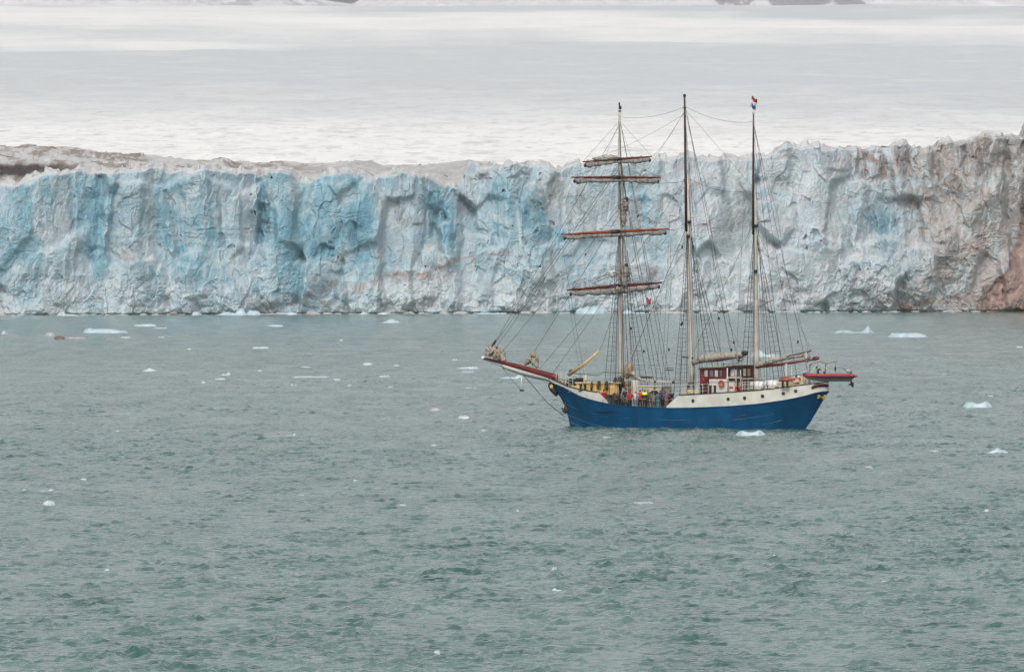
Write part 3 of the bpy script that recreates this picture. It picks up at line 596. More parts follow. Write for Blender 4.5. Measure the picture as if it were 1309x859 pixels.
for x_, y_ in ((886, 512.4), (931, 510.2), (952, 508.9), (975, 506.4), (1001.5, 503), (1017.2, 500)): disc("porthole", on_side(x_, y_), .20, M_DARK, quarter, .03, M_STEEL)
for x_, y_ in ((728, 500.5), (738, 503.3), (750, 506)): disc("porthole", on_side(x_, y_), .10, M_STEEL, fore_side, .03, M_WHITE)
for x_, y_ in ((755, 531.5), (771.5, 535), (790, 538), (809.5, 540.3), (829.5, 541.8), (858, 542.2), (878, 542.2), (897.5, 542.3)): disc("scupper", on_side(x_, y_), .12, M_DARK, hull, .03)
# discharge recess with stain, stern ornament, name board, bow scroll, anchor
p = on_side(949, 531.5); MB().ell((0, 0, 0), (.42, .05, .14), 12, 6, lambda a, b, c: (p[0] + a, p[1] + b + .0, p[2] + c - .06 * a)).build("exhaust_outlet", M_RUST, hull, True)
mb = MB()
for x_, y_, r in ((1045, 508, .17), (1045.8, 506.4, .13), (1044.2, 506.4, .13), (1044.7, 509.8, .12), (1043.9, 508.4, .12)):
    q = on_side(x_, y_, .03); mb.ell(q, (r * 1.15, .16, r * 1.15), 8, 6)
mb.tube([on_side(1043.3, 508.5, .08), on_side(1045, 507, .08), on_side(1045.8, 506.2, .08)], .07, 6)
mb.build("stern_ornament", M_GOLD, hull, True)
arc = []
for i in range(13):
    u = i / 12; x_, y_ = 1037.5 + 15 * u, 498.5 - 6.2 * math.sin(math.pi * (.12 + .62 * u))
    q = on_side(x_, y_, .05); arc.append(q)
MB().tube(arc, [.12 + .1 * math.sin(math.pi * i / 12) for i in range(13)], 6).build("name_board", M_MAR, quarter, True)
st = S(705, 493, 0)
MB().tube([S(712, 505, .05), S(707, 498, .05), st, S(702.5, 490, 0)], [.22, .36, .42, .2], 10).build("bow_scroll", M_DARK, hull, True)
mb = MB(); c_ = S(705, 494, .42)
for i in range(5): a = 2 * math.pi * i / 5 + .3; mb.ell(c_ + Vector((math.cos(a) * .13, .03, math.sin(a) * .13)), (.11, .06, .11), 8, 5)
mb.build("bow_star", M_GOLD, hull, True)
an = on_side(723, 520, .16)
a_ = MB().tube([an + Vector((0, 0, .7)), an - Vector((0, 0, .55))], [.07, .1], 8); a_.tube([an + Vector((-.45, .05, -.1)), an + Vector((-.2, .1, -.5)), an + Vector((.2, .1, -.5)), an + Vector((.45, .05, -.1))], [.05, .11, .11, .05], 8)
a_.ell(an - Vector((0, 0, .3)), (.26, .14, .42), 8, 6); a_.build("anchor", M_DARK, hull, True)
MB().tube([on_side(x_, y_, .015) for x_, y_ in ((726, 545.2), (760, 546.7), (800, 547.3), (860, 547.7), (930, 548), (980, 548))], .05, 5).build("waterline_stripe", M_MAR, hull, True)

# ---- railings (stanchions and rods along a deck edge)
def railing(name, sl, zf, h, m, parent, side=1, inset=.15, rods=3):
    mb = MB(); top = []
    for s_ in sl:
        p = Vector((s_, side * max(0, hb(s_, 1) - inset), zf(s_))); mb.tube([p, p + Vector((0, 0, h))], .03, 5); top.append(p)
    for k in range(rods): mb.tube([p + Vector((0, 0, h * (k + 1) / rods)) for p in top], .022, 5)
    return mb.build(name, m, parent)
bowl = [S(x_, 490, 1)[0] for x_ in (707, 712, 718, 724, 730, 737)]
for sd in (1, -1): railing("bow_railing", bowl, lambda s_: zt(s_), .95, M_WHITE, ship, sd)
for sd in (1, -1): railing("quarterdeck_railing", [S(x_, 500, 3.4)[0] for x_ in (870, 877, 884, 891, 898, 905)], zt, 1.05, M_WHITE, ship, sd)
for sd in (1, -1): railing("quarterdeck_railing", [S(x_, 500, 3.4)[0] for x_ in (944, 951, 957, 963)], zt, 1.0, M_WHITE, ship, sd)
for sd in (1, -1): railing("stern_railing", [S(x_, 490, 2.5)[0] for x_ in (984, 994, 1004, 1014, 1024, 1034)], zt, .9, M_STEEL, ship, sd, .25, 2)
def Sbox(x0, y0, x1, y1, t, depth):
    a, b = S(x0, y1, t), S(x1, y0, t); return (min(a[0], b[0]), max(a[0], b[0]), t - depth, t, min(a[2], b[2]), max(a[2], b[2]))
# ---- forecastle: buff deckhouse with bitts
fh = empty("forecastle_house", (0, 0, 0)); fh.parent = ship
b = Sbox(737, 490, 788, 500.5, 1.7, 3.4); b = (b[0], b[1], b[2], b[3], b[4] - .3, b[5])
MB().box(*b).build("wall", M_YEL, fh)
b2 = Sbox(735, 488.8, 790, 490, 1.85, 3.7); MB().box(*b2).build("roof", M_CREAM, fh)
b3 = Sbox(722, 493, 742, 499, 1.2, 2.4); MB().box(*b3).build("hatch", M_YEL, fh)
def bitt(px, py, t, h=.75):
    p = S(px, py, t); mb = MB()
    for k in (-.28, .28): mb.tube([p + Vector((k, 0, 0)), p + Vector((k, 0, h * .8)), p + Vector((k, 0, h * .82)), p + Vector((k, 0, h))], [.13, .13, .17, .17], 10)
    mb.box(p[0] - .5, p[0] + .5, p[1] - .14, p[1] + .14, p[2], p[2] + .08)
    return mb.build("mooring_bitt", M_DARK, ship)
bitt(745, 500, 2.3); bitt(911, 503, 3.2, .85); bitt(1003.5, 495.5, 2.9)
mb = MB(); p = S(748, 490, .4); mb.tube([p, p + Vector((0, 0, .5)), p + Vector((0, 0, .9))], [.24, .2, .26], 10); mb.build("ventilator", M_WHITE, ship, True)
for x_, y_ in ((732, 488), (742, 487)):
    p = S(x_, y_, .2); mb = MB(); mb.tube([p + Vector((0, -.7, .1)), p + Vector((0, .7, .1))], .24, 10); mb.box(p[0] - .3, p[0] + .3, p[1] - .8, p[1] + .8, p[2] - .35, p[2] - .1); mb.build("windlass", M_DARK, ship)
# ---- waist: white deckhouse, vent drum, winches, fife rail with coils
dh = empty("deckhouse", (0, 0, 0)); dh.parent = ship
b = Sbox(815, 494.5, 846, 520, .9, 1.8); MB().box(b[0], b[1], b[2], b[3], ZMAIN, b[5]).build("wall", mat("weathered_cream", (.42, .40, .35), .6, .1, 1.5), dh)
MB().box(b[0] - .12, b[1] + .12, b[2] - .12, b[3] + .12, b[5] + .002, b[5] + .09).build("roof", M_CREAM, dh)
MB().tube([S(822, 498, .88), S(822, 498, .93)], .14, 12).build("porthole", M_GLASS, dh)
p = S(812, 503, 1.0); q = S(812, 486.3, 1.0)
d_ = MB().tube([(p[0], p[1], ZMAIN), (q[0], q[1], q[2] - .05), (q[0], q[1], q[2])], [.43, .43, .39], 20).build("vent_drum", M_WHITE, ship, False); MB().tube([q, q + Vector((0, 0, .03))], .2, 12).build("hatch", M_STEEL, d_)
p = S(803, 496, .2); mb = MB(); mb.tube([(p[0], p[1] - .5, p[2] - .2), (p[0], p[1] + .5, p[2] - .2)], .42, 12); mb.tube([(p[0] + .05, p[1] - .4, p[2] + .45), (p[0] + .05, p[1] + .4, p[2] + .45)], .3, 12); mb.box(p[0] - .3, p[0] + .3, p[1] - .5, p[1] + .5, ZMAIN, p[2] - .3); mb.build("winch", M_TAN, ship)
mb = MB(); p = S(793, 503, .8)
for k in (-1.1, -.4, .4, 1.1): mb.tube([(p[0] + k, p[1], ZMAIN), (p[0] + k, p[1], 3.6)], .07, 6)
mb.box(p[0] - 1.3, p[0] + 1.3, p[1] - .1, p[1] + .1, 3.42, 3.6); mb.build("fife_rail", M_MAHO, ship)
def coil(px, py, t, n=7, m=M_ROPE, L=1.2, name="rope_coil"):
    p = S(px, py, t); mb = MB()
    for i in range(n):
        a = rng.uniform(-.15, .15); l_ = L * rng.uniform(.8, 1.1); w = rng.uniform(.08, .2)
        mb.tube([p + Vector((a, 0, 0)), p + Vector((a - w, .08, -l_ * .5)), p + Vector((a - w * .6, .1, -l_)), p + Vector((a + w * .6, .1, -l_)), p + Vector((a + w, .08, -l_ * .5)), p + Vector((a, 0, .02))], .026, 5)
    return mb.build(name, m, ship, True)
coil(787, 483, 1.0, 10, M_DARK, 1.0); coil(792, 481, 1.2, 10, M_DARK, 1.7); coil(796, 483, 1.1, 8, M_DARK, 1.5)
coil(789, 493, 1.4, 8, M_ROPEL, 1.3); coil(797, 496, 1.3, 8, M_ROPEL, 1.5); coil(802, 500, 1.5, 7, M_ROPEL, 1.3); coil(776, 487, 1.9, 6, M_ROPE, 1.0); coil(766, 487, 2.0, 6, M_ROPE, .9); coil(757, 488, 2.0, 5, M_ROPE, .9); coil(880, 490, 1.0, 6, M_ROPE, .9); coil(968, 488, 1.0, 5, M_ROPE, .8)
# ---- wheelhouse
wh = empty("wheelhouse", (0, 0, 0)); wh.parent = ship
def panel(name, x0, y0, x1, y1, t, m, parent=wh, d=.06): return MB().box(*Sbox(x0, y0, x1, y1, t, d)).build(name, m, parent)
b = Sbox(895, 471.5, 929, 503, 1.75, 3.5); z0 = zt(b[0]) - .1
MB().box(b[0], b[1], b[2], b[3], z0, b[5]).build("wall", M_MAHO, wh)
b_ = Sbox(928.8, 468.5, 947.5, 503, 1.5, 2.35); MB().box(b_[0], b_[1], b_[2], b_[3], z0, b_[5]).build("aft_wall", M_MAHO, wh)
def roof(x0, ya, x1, yb_, t, w):
    a, c = S(x0, ya, t), S(x1, yb_, t); h = .16
    MB().hexa([(a[0], t - w, a[2] - h), (c[0], t - w, c[2] - h), (c[0], t, c[2] - h), (a[0], t, a[2] - h), (a[0], t - w, a[2]), (c[0], t - w, c[2]), (c[0], t, c[2]), (a[0], t, a[2])]).build("roof", M_MAHO, wh)
roof(893.4, 470.3, 929.5, 468.7, 1.95, 3.9); roof(928, 467.9, 948, 466.6, 1.65, 2.75)
M_GLOW = mat("pale_glass", (.42, .45, .46), .08, .1, 1, spec=.9); M_AMB = mat("curtain", (.38, .24, .1), .7, .2, 3)
def window(x0, y0, x1, y1, t, g):
    w = panel("window", x0, y0, x1, y1, t, M_MAHO, wh, .05); b = Sbox(x0 + .5, y0 + .6, x1 - .5, y1 - .6, t + .012, .03); MB().box(*b).build("pane", g, w)
for x0, x1, g in ((900.3, 904.9, M_GLOW), (907.3, 912.1, M_GLASS), (913.3, 918.1, M_GLOW), (920.2, 923.2, M_GLASS)): window(x0, 472.8, x1, 482, 1.79, g)
window(933.6, 470.5, 939.6, 481.5, 1.54, M_GLOW); window(941, 471, 945.5, 481.5, 1.54, M_GLASS)
for x0, x1, g in ((949.2, 953.6, M_GLOW), (955.2, 959.4, M_AMB)):
    ta, tb = 1.5 - (x0 - 947.5) / 6.9, 1.5 - (x1 - 947.5) / 6.9; za, zc = S(950, 481.5, .5)[2], S(950, 470.5, .5)[2]
    w = MB().box(b_[0] - .04, b_[0], tb, ta, za, zc).build("window", M_MAHO, wh); MB().box(b_[0] - .055, b_[0] - .035, tb + .07, ta - .07, za + .07, zc - .07).build("pane", g, w)
    MB().box(b_[0] - .05, b_[0], -.8, 1.45, za - .28, za - .14).build("sill_board", M_WHITE, wh) if g is M_GLOW else None
cb = Sbox(906.5, 484.7, 929.5, 503, 2.1, .34); MB().box(cb[0], cb[1], cb[2], cb[3], z0, cb[5]).build("casing", M_WHITE, wh)
panel("door", 894.8, 473, 899.5, 502, 1.8, M_MAHO, wh)
panel("sill_board", 929, 482, 947.5, 483.4, 1.72, M_WHITE, wh, .2)
for x_ in (929.8, 940.8, 946.8): MB().tube([(S(x_, 490, 1.95)[0], 1.95, z0), S(x_, 470.5 if x_ < 935 else 473, 1.95)], .07, 8).build("pillar", M_WHITE, wh, True)
panel("locker", 932, 487.5, 939, 502, 2.2, M_WHITE, wh, .45); panel("locker_hatch", 932.3, 494, 937, 496.8, 2.215, M_ORANGE, wh, .03)
lad = MB(); 
for x_ in (949, 956.5): lad.tube([(S(x_, 500, 2.0)[0], 2.0, z0), S(x_, 486, 2.0)], .04, 5)
for y_ in (488, 491, 494, 497): lad.tube([S(949, y_, 2.0), S(956.5, y_, 2.0)], .03, 5)
lad.build("ladder", M_WHITE, wh)
rr = MB()
for x_ in (924, 931, 938, 945): rr.tube([S(x_, 468.6, 1.6), S(x_, 465, 1.6)], .02, 5)
rr.tube([S(924, 465.2, 1.6), S(938, 464.6, 1.6), S(945, 464.2, 1.6)], .025, 5); rr.build("roof_rail", M_DARK, wh)
mb = MB(); p = S(933, 470, 1.9); mb.box(p[0] - .35, p[0] + .35, 1.6, 1.95, p[2] - .12, p[2] + .1); p = S(945, 472, 1.9); mb.box(p[0] - .2, p[0] + .2, 1.6, 1.9, p[2] - .2, p[2] + .2); mb.build("searchlight", M_DARK, wh)
# ---- masts
def P3(pts, t=0): return [S(x_, y_, t) for x_, y_ in pts]
def part(name): o = empty(name, (0, 0, 0)); o.parent = ship; return o
mF = MB().tube([(S(793.5, 500)[0], 0, ZMAIN)] + P3([(793.6, 470), (793.4, 350), (793, 268)]), [.30, .29, .26, .23], 14).build("foremast", M_MAST, ship, True)
MB().tube(P3([(792.2, 275), (792, 205), (791.9, 150), (791.8, 140)]), [.20, .17, .12, .09], 12).build("topmast", M_MAST, mF, True)
mb = MB(); mb.tube(P3([(791.8, 142), (791.7, 134)]), [.09, .06], 8); p = S(792, 138); mb.ell(p + Vector((-.1, 0, 0)), (.16, .14, .22), 8, 6); p = S(791.6, 133.5); mb.ell(p, (.1, .1, .22), 8, 6); p = S(792.3, 142.5); mb.ell(p, (.2, .2, .09), 8, 5); mb.build("truck", M_DARK, mF, True)
mM = MB().tube([(S(884, 500)[0], 0, zt(0) - .1)] + P3([(884, 470), (881.3, 350), (880, 290), (879.2, 228)]), [.33, .33, .30, .27, .22], 14).build("mainmast", M_MAST, ship, True)
MB().tube(P3([(877.2, 296), (876.5, 228), (875.4, 150), (875, 124)], .3), [.16, .15, .12, .09], 10).build("topmast", M_TOP, mM, True)
mb = MB(); mb.ell(S(875, 122.5, .3), (.17, .17, .19), 10, 7); mb.ell(S(875.1, 125.2, .3), (.13, .13, .05), 10, 5); mb.ell(S(875.3, 138.5, .3), (.2, .2, .1), 8, 5); mb.tube([S(875, 122.5, .3), S(875.3, 138.6, .3)], .1, 8); mb.build("truck", M_TOP, mM, True)
mZ = MB().tube([(S(967, 500)[0], 0, zt(-8.8) - .1)] + P3([(967, 470), (965.6, 350), (965, 283), (964.6, 244)]), [.30, .30, .26, .23, .18], 14).build("mizzenmast", M_MAST, ship, True)
MB().tube(P3([(962.9, 300), (962.8, 240), (963.1, 170), (963.2, 144)], .28), [.14, .13, .10, .07], 10).build("topmast", M_TOP, mZ, True)
mb = MB(); mb.ell(S(963.2, 144.6, .28), (.13, .13, .14), 10, 7); mb.build("truck", M_WHITE, mZ, True)
def spreader(m_, x0, y0, x1, y1, xm, ym, lugs):
    mb = MB(); mb.tube(P3([(x0, y0), (xm, ym), (x1, y1)]), [.035, .06, .035], 6)
    for lx, ly in lugs: mb.ell(S(lx, ly), (.12, .12, .14), 6, 5)
    mb.build("spreader", M_MAST, m_, True)
spreader(mM, 855.5, 275.5, 906.5, 274, 880, 279, []); spreader(mM, 872, 229.5, 882, 229, 877.5, 229, [(882, 229), (874, 229.5)]); spreader(mZ, 950, 281, 994.5, 277, 964, 284, [(975, 282), (981, 279.5)]); spreader(mZ, 958.5, 244, 968.5, 246.5, 963.5, 245, [(968.5, 246.5)])
spreader(mF, 776, 348, 792, 350, 785, 349, [])
for m_, x_, y_ in ((mM, 881.5, 284), (mM, 879.5, 302), (mZ, 966.5, 289), (mZ, 965.8, 347)): MB().tube([S(x_, y_ - 2, .3), S(x_, y_ + 2, .3)], .2, 8).build("mast_band", M_DARK, m_, True)
# radar on the foremast, masthead bundles (furled topmast staysails), doubling
mb = MB(); p = S(782, 348, .3); mb.tube([p + Vector((-.75, 0, .05)), p + Vector((.75, 0, .05))], .1, 8); mb.tube([p - Vector((0, 0, .3)), p], .14, 8); mb.build("radar", M_RAFT, mF, True)
mb = MB(); p = S(783, 353, .3); mb.ell(p, (.28, .2, .2), 8, 6); mb.tube([p, S(791, 352)], .06, 6); mb.build("radar_bracket", M_STEEL, mF, True)
def lump(pts, rad, seed, amp=.3, n=12, seg=5):
    """wrinkled roll of furled cloth along a line"""
    r_ = random.Random(seed); mb = MB(); P = [Vector(p) for p in pts]; path, rr_ = [], []
    for i in range(len(P) - 1):
        for k in range(seg): path.append(P[i].lerp(P[i + 1], k / seg)); rr_.append(rad[i] + (rad[i + 1] - rad[i]) * k / seg)
    path.append(P[-1]); rr_.append(rad[-1]); mb.tube(path, rr_, n)
    vs = []
    for i, v in enumerate(mb.v):
        c = path[i // n]; d = Vector(v) - c; ring = i // n; ang = i % n
        f = 1 + amp * (math.sin(ring * 2.1 + ang * 1.7 + seed) * .5 + r_.uniform(-.5, .5)); vs.append(tuple(c + d * f))
    mb.v = vs; return mb
o = lump(P3([(799.5, 252), (798.5, 262), (796, 270), (797, 282), (796.5, 290)], .35), [.22, .45, .35, .3, .12], 3, .5).build("furled_staysail", M_SAIL, mF, True); MB().ell(S(800, 255, .4), (.3, .25, .3), 8, 6).build("block", M_DARK, o, True)
o = lump(P3([(800.5, 338), (799.5, 347), (797.5, 354), (799, 366)], .35), [.2, .5, .42, .2], 4, .5).build("furled_staysail", M_SAIL, mF, True); MB().ell(S(800.5, 340, .4), (.25, .25, .3), 8, 6).build("block", M_DARK, o, True)
o = lump(P3([(805, 463), (805, 470), (802, 477), (799, 482)], .6), [.15, .42, .5, .3], 6, .4).build("furled_sail", M_TAN, ship, True)
lump(P3([(806, 475), (812, 480), (818, 484.5), (826, 487)], .5), [.35, .26, .2, .14], 8, .25).build("furled_sail", M_SAIL, ship, True)
MB().tube(P3([(806, 482), (826, 487.3), (862, 489), (885, 487.5), (905, 486)], .5), [.12, .12, .1, .08, .05], 7).build("lower_boom", M_MAST, ship, True)
for x_, y_ in ((838, 488), (861, 488.5)): MB().ell(S(x_, y_, .5), (.22, .16, .14), 8, 5).build("block", M_DARK, ship, True)
# ---- yards: braced so that they lie some 20 degrees off the picture plane
YA = math.radians(22)
def yard(x0, y0, x1, y1, xm, r, m_, sag, seed, bunt):
    c = S(xm, (y0 + y1) / 2, .45); cw = world(c)
    def at(px, py):       # on a vertical plane through the mast, turned by YA from the picture plane
        dx = (px - CX) / F; k = math.tan(YA); Y = (cw.y - k * cw.x) / (1 - k * dx); wv = Vector((Y * dx - O.x, Y - O.y, H + (HY - py) * Y / F))
        return Vector((wv.x * math.cos(PHI) + wv.y * math.sin(PHI), -wv.x * math.sin(PHI) + wv.y * math.cos(PHI), wv.z))
    A, B = at(x0, y0), at(x1, y1)
    yd = MB().tube([A.lerp(B, u) for u in (0, .06, .3, .5, .7, .94, 1)], [r * .45, r * .55, r * .9, r, r * .9, r * .55, r * .45], 10).build("yard", m_, ship, True)
    r_ = random.Random(seed); pts, rad = [], []
    n = 22
    for i in range(n + 1):
        u = .03 + .94 * i / n; p = A.lerp(B, u); e = abs(u - .5) * 2
        h = 1.3 * sag * (.62 + .5 * e * (bunt < 0) + .45 * (1 - e) * (bunt > 0)) * r_.uniform(.8, 1.2)
        if i in (0, n): h *= .6
        pts.append(p - Vector((0, 0, r + h * .75))); rad.append(h)
    mb = MB(); k = 10; tmp = MB().tube(pts, rad, k); vs = []
    for i, v in enumerate(tmp.v):
        cc = pts[i // k]; d = Vector(v) - cc; vs.append(tuple(cc + Vector((d.x * .6, d.y * .6, d.z * 1.0)) * (1 + .3 * math.sin(i * 2.7 + seed))))
    tmp.v = vs; sl = tmp.build("furled_square_sail", M_YSAIL, yd, True)
    for i in range(1, n, 3): MB().torus(A.lerp(B, .03 + .94 * i / n) - Vector((0, 0, rad[i] * .7)), Vector((0, 0, 1)), (B - A).normalized().cross(Vector((0, 0, 1))), rad[i] * 1.0 + r * .8, .022, 10, 4).build("gasket", M_ROPE, yd)
    for q in (A.lerp(B, .035), A.lerp(B, .965)): MB().ell(q - Vector((0, 0, r + .25)), (.17, .17, .22), 7, 5).build("clew_block", M_DARK, yd, True)
    MB().tube([A.lerp(B, .46), A.lerp(B, .54)], r * 1.35, 10).build("yard_band", M_DARK, yd, True)
    return A, B
Y1 = yard(745, 207.3, 833.5, 200.3, 792, .14, M_YARD, .20, 11, -1)
lump([Y1[0].lerp(Y1[1], u) + Vector((0, 0, .25)) for u in (.14, .3, .42, .5)], [.1, .3, .26, .1], 21, .3).build("furled_square_sail", M_SAIL, ship, True)
Y2 = yard(730.5, 227, 844.8, 227.2, 792, .15, M_YARD, .21, 12, -1)
Y3 = yard(717, 300, 855.2, 292.8, 793, .17, M_YARD2, .27, 13, 0)
Y4 = yard(725.3, 371, 846.5, 361.3, 793.5, .19, M_YARD, .27, 14, 1)
lump([Y4[0].lerp(Y4[1], u) - Vector((0, .2, .25)) for u in (.42, .5, .58)], [.25, .42, .25], 33, .3).build("furled_square_sail", M_SAIL, ship, True)
# ---- bowsprit with its furled jibs, net and martingale
BT = [(618.5, 458.3), (660, 467.5), (707, 481), (712, 482.6)]
bs = MB().tube(P3(BT), [.14, .24, .32, .34], 12).build("bowsprit", M_RED, ship, True)
MB().ell(S(617.5, 457.6), (.24, .2, .2), 8, 6).build("bowsprit_cap", M_RAFT, bs, True)
mb = MB(); n = 16
for side in (-1, 1):
    vs = []
    for i in range(n + 1):
        u = i / n; p = S(644 + (706 - 644) * u, 464.5 + (482 - 464.5) * u, 0); hang = 2.6 / 12 * math.sin(math.pi * (u * .85 + .1)) + .25
        vs += [tuple(p + Vector((0, side * (.25 + .55 * u), -.12))), tuple(p + Vector((0, side * (.2 + .3 * u), -.2 - hang * .6))), tuple(p + Vector((0, 0, -.24 - hang)))]
    mb.add(vs, [(i * 3 + k, (i + 1) * 3 + k, (i + 1) * 3 + k + 1, i * 3 + k + 1) for i in range(n) for k in range(2)])
nt_ = mb.build("bowsprit_net", mat("net_white", (.52, .51, .47), .8, .2, 3), bs, True)
md = nt_.modifiers.new("thickness", 'SOLIDIFY'); md.thickness = .02
lump(P3([(624, 455), (626, 447), (631, 444), (633, 452), (638, 450), (641, 456), (646, 461)]), [.35, .42, .3, .5, .5, .5, .15], 41, .55).build("furled_jib", M_SAIL, bs, True)
lump(P3([(629, 449), (630.5, 441), (634, 434)]), [.22, .14, .06], 42, .3).build("furled_jib", M_TOP, bs, True)
lump(P3([(632, 458), (636, 447), (640, 452)], .35), [.2, .34, .2], 46, .5).build("furled_jib", M_TAN, bs, True)
lump(P3([(671, 466), (676, 461), (681, 455), (683, 461), (687, 470)]), [.14, .36, .36, .5, .15], 43, .45).build("furled_jib", M_SAIL, bs, True)
lump(P3([(679, 456), (682, 453.5), (684, 456)], .3), [.14, .3, .14], 47, .45).build("furled_jib", M_TAN, bs, True)
MB().tube(P3([(666.8, 474), (666.8, 498.5)]), .06, 8).build("dolphin_striker", M_RAFT, bs, True); MB().ell(S(667, 499), (.34, .1, .12), 8, 5).build("striker_end", M_RUST, bs, True)
def rope(pts, r=.02, m=M_ROPE, name="stay", sag=0, t=0, parent=ship):
    P = [p if isinstance(p, Vector) else S(p[0], p[1], p[2] if len(p) > 2 else t) for p in pts]
    if sag and len(P) == 2:
        P = [P[0].lerp(P[1], u / 8) - Vector((0, 0, sag * 4 * (u / 8) * (1 - u / 8))) for u in range(9)]
    return MB().tube(P, r, 5).build(name, m, parent, True)
rope([(668, 478), (700, 515), (722.5, 533)], .04, name="bobstay"); rope([(640, 467), (655, 486), (667, 499)], .022, name="bobstay"); rope([(625, 462), (660, 477), (706, 488)], .02, name="bobstay")
# derrick spar over the forecastle
sp = MB().tube([S(727, 479, .5), S(745, 467, .9), S(766, 448.6, 1.2)], [.2, .17, .12], 10).build("derrick_boom", M_TYEL, ship, True); rope([S(766, 448.6, 1.2), S(770, 441, .9), S(791, 380, .2)], .018, name="topping_lift"); MB().ell(S(730, 474.5, .5), (.25, .22, .2), 8, 5).build("block", M_RUST, sp, True)
rope([(730, 477, .8), (765, 480, 1.5), (771, 475.5, 1.5), (800, 477, 1.0)], .03, name="guard_rope"); rope([(705, 484, .6), (740, 486.5, 2), (790, 490, 2.6)], .025, name="guard_rope")
# ---- main and mizzen booms and gaffs with furled sails
lump(P3([(886, 463.5), (897, 458.5), (920, 456), (940, 454), (950, 453.5)], .2), [.3, .45, .42, .36, .26], 51, .14, 14, 6).build("furled_mainsail", M_SAIL, ship, True)
MB().tube(P3([(884.5, 463), (915, 461), (948, 455.8)], .2), [.12, .14, .12], 8).build("main_boom", M_RED, ship, True); MB().tube(P3([(871.5, 456), (886, 458)], .2), [.06, .09], 8).build("gaff_jaw", M_TOP, ship, True)
mb = MB(); mb.ell(S(952, 451.5, .3), (.42, .3, .28), 9, 6); mb.ell(S(945.5, 456.5, .3), (.25, .2, .32), 8, 6); mb.build("gasket_bundle", M_DARK, ship, True); lump(P3([(944, 455), (945.5, 460), (950, 459)], .2), [.3, .26, .1], 52, .3).build("furled_mainsail", M_SAIL, ship, True)
lump(P3([(968, 466.5), (985, 461.5), (1005, 456.5), (1030, 453.5)], .2), [.3, .34, .26, .2], 53, .22, 12, 6).build("furled_mizzen", M_SAIL, ship, True)
MB().tube(P3([(968, 465), (1000, 457.5), (1037, 448.6)], .35), [.1, .11, .07], 8).build("mizzen_gaff", M_TOP, ship, True); MB().tube(P3([(966, 469.5), (1000, 465.5), (1045.5, 458.5)], .2), [.14, .15, .11], 8).build("mizzen_boom", M_RED, ship, True)
lump(P3([(1029, 452), (1033, 458), (1031, 463)], .3), [.3, .32, .1], 54, .3).build("furled_mizzen", M_SAIL, ship, True); MB().ell(S(1043, 458, .3), (.45, .2, .22), 8, 5).build("gasket_bundle", M_RED, ship, True)
# ---- stern davits, posts
for t_ in (1.4, -1.6):
    base = Vector((-16.3, t_, zt(-16.3) - .05)); dv = MB(); dv.tube([base, base + Vector((0, 0, 2.2)), base + Vector((-1.2, .1, 2.5)), base + Vector((-1.6, .1, 2.4))], [.13, .12, .09, .07], 8); dv.build("davit", M_MAST, ship, True)
for x_, y_, h_, r_ in ((1028, 481, 6, .14), (1005, 489, 24, .12), (1012, 488, 20, .06)): p = S(x_, y_, 1.0); MB().tube([(p[0], p[1], zt(p[0]) - .1), p + Vector((0, 0, h_ / 12))], r_, 8).build("boom_crutch", M_MAST, ship, True)
rope([S(1034, 470, .3), S(1041, 461, 0), S(1056, 464.5, -1)], .03, name="stern_guy")
mb = MB(); b = Sbox(996.5, 482.5, 1012, 488, 2.0, 1.2); mb.tube([S(996.5, 486.5, 1.6), S(999, 485.6, 1.6), S(1004, 485, 1.6), S(1010, 485.2, 1.6), S(1012.5, 486.3, 1.6)], [.14, .26, .3, .26, .14], 10); mb.build("skylight_cover", mat("red_canvas", (.33, .05, .025), .8, .15, 3), ship, True)
mb = MB(); mb.box(b[0], b[1], .8, 2.4, zt(b[0]) - .15, b[4] + .02); mb.build("skylight_box", M_CREAM, ship)
MB().box(*Sbox(1014, 481, 1026, 494, 1.4, .8)).build("stern_locker", M_CREAM, ship)
MB().box(*Sbox(871, 498, 893, 502.5, 2.4, 1.0)).build("bench", M_CREAM, ship)
# ---- standing rigging: shrouds with ratlines, backstays, stays
def shrouds(name, head, sm, zrail, offs, side, rat=True, n=24, r=.026):
    mb = MB(); feet = [Vector((sm - o, side * (hb(sm - o, 1) + .05), zrail(sm - o))) for o in offs]; hd = [head + Vector((0, side * .12, 0)) for _ in offs]
    for f, h_ in zip(feet, hd): mb.tube([f, h_], r, 5)
    if rat:
        for k in range(1, n):
            u = k / n * .9; mb.tube([f.lerp(h_, u) for f, h_ in zip(feet[:3], hd[:3])], .013, 4)
    for f in feet: mb.tube([f, f + (head - f).normalized() * .8], .042, 5)
    return mb.build(name, M_ROPE, ship, True)
zsh = lambda s_: (zb(s_) + .1)
for sd in (1, -1):
    shrouds("fore_shrouds", S(793, 288), S(793, 500)[0], lambda s_: 2.6 if s_ < f_top else zt(s_), (-.1, .75, 1.6, 2.6), sd, True, 34)
    shrouds("main_shrouds", S(880, 292), S(884, 500)[0], lambda s_: zt(s_), (.1, .9, 1.8, 2.7), sd, True, 34)
    shrouds("mizzen_shrouds", S(965, 290), S(967, 490)[0], lambda s_: zt(s_), (.1, .9, 1.8), sd, True, 30)
    shrouds("fore_backstays", S(792, 212), S(793, 500)[0], lambda s_: 2.5, (2.9, 3.6), sd, False)
    shrouds("fore_backstays", S(792, 155), S(793, 500)[0], lambda s_: 2.5, (4.1, 4.6), sd, False, 24, .02)
    shrouds("main_backstays", S(876, 140, .3), S(884, 500)[0], lambda s_: zt(s_), (3.6, 4.4), sd, False, 24, .02)
    shrouds("mizzen_backstays", S(963, 160, .3), S(967, 490)[0], lambda s_: zt(s_), (3.4, 5.2), sd, False, 24, .02)
mb = MB()   # futtock ladder of the fore topmast, port and starboard
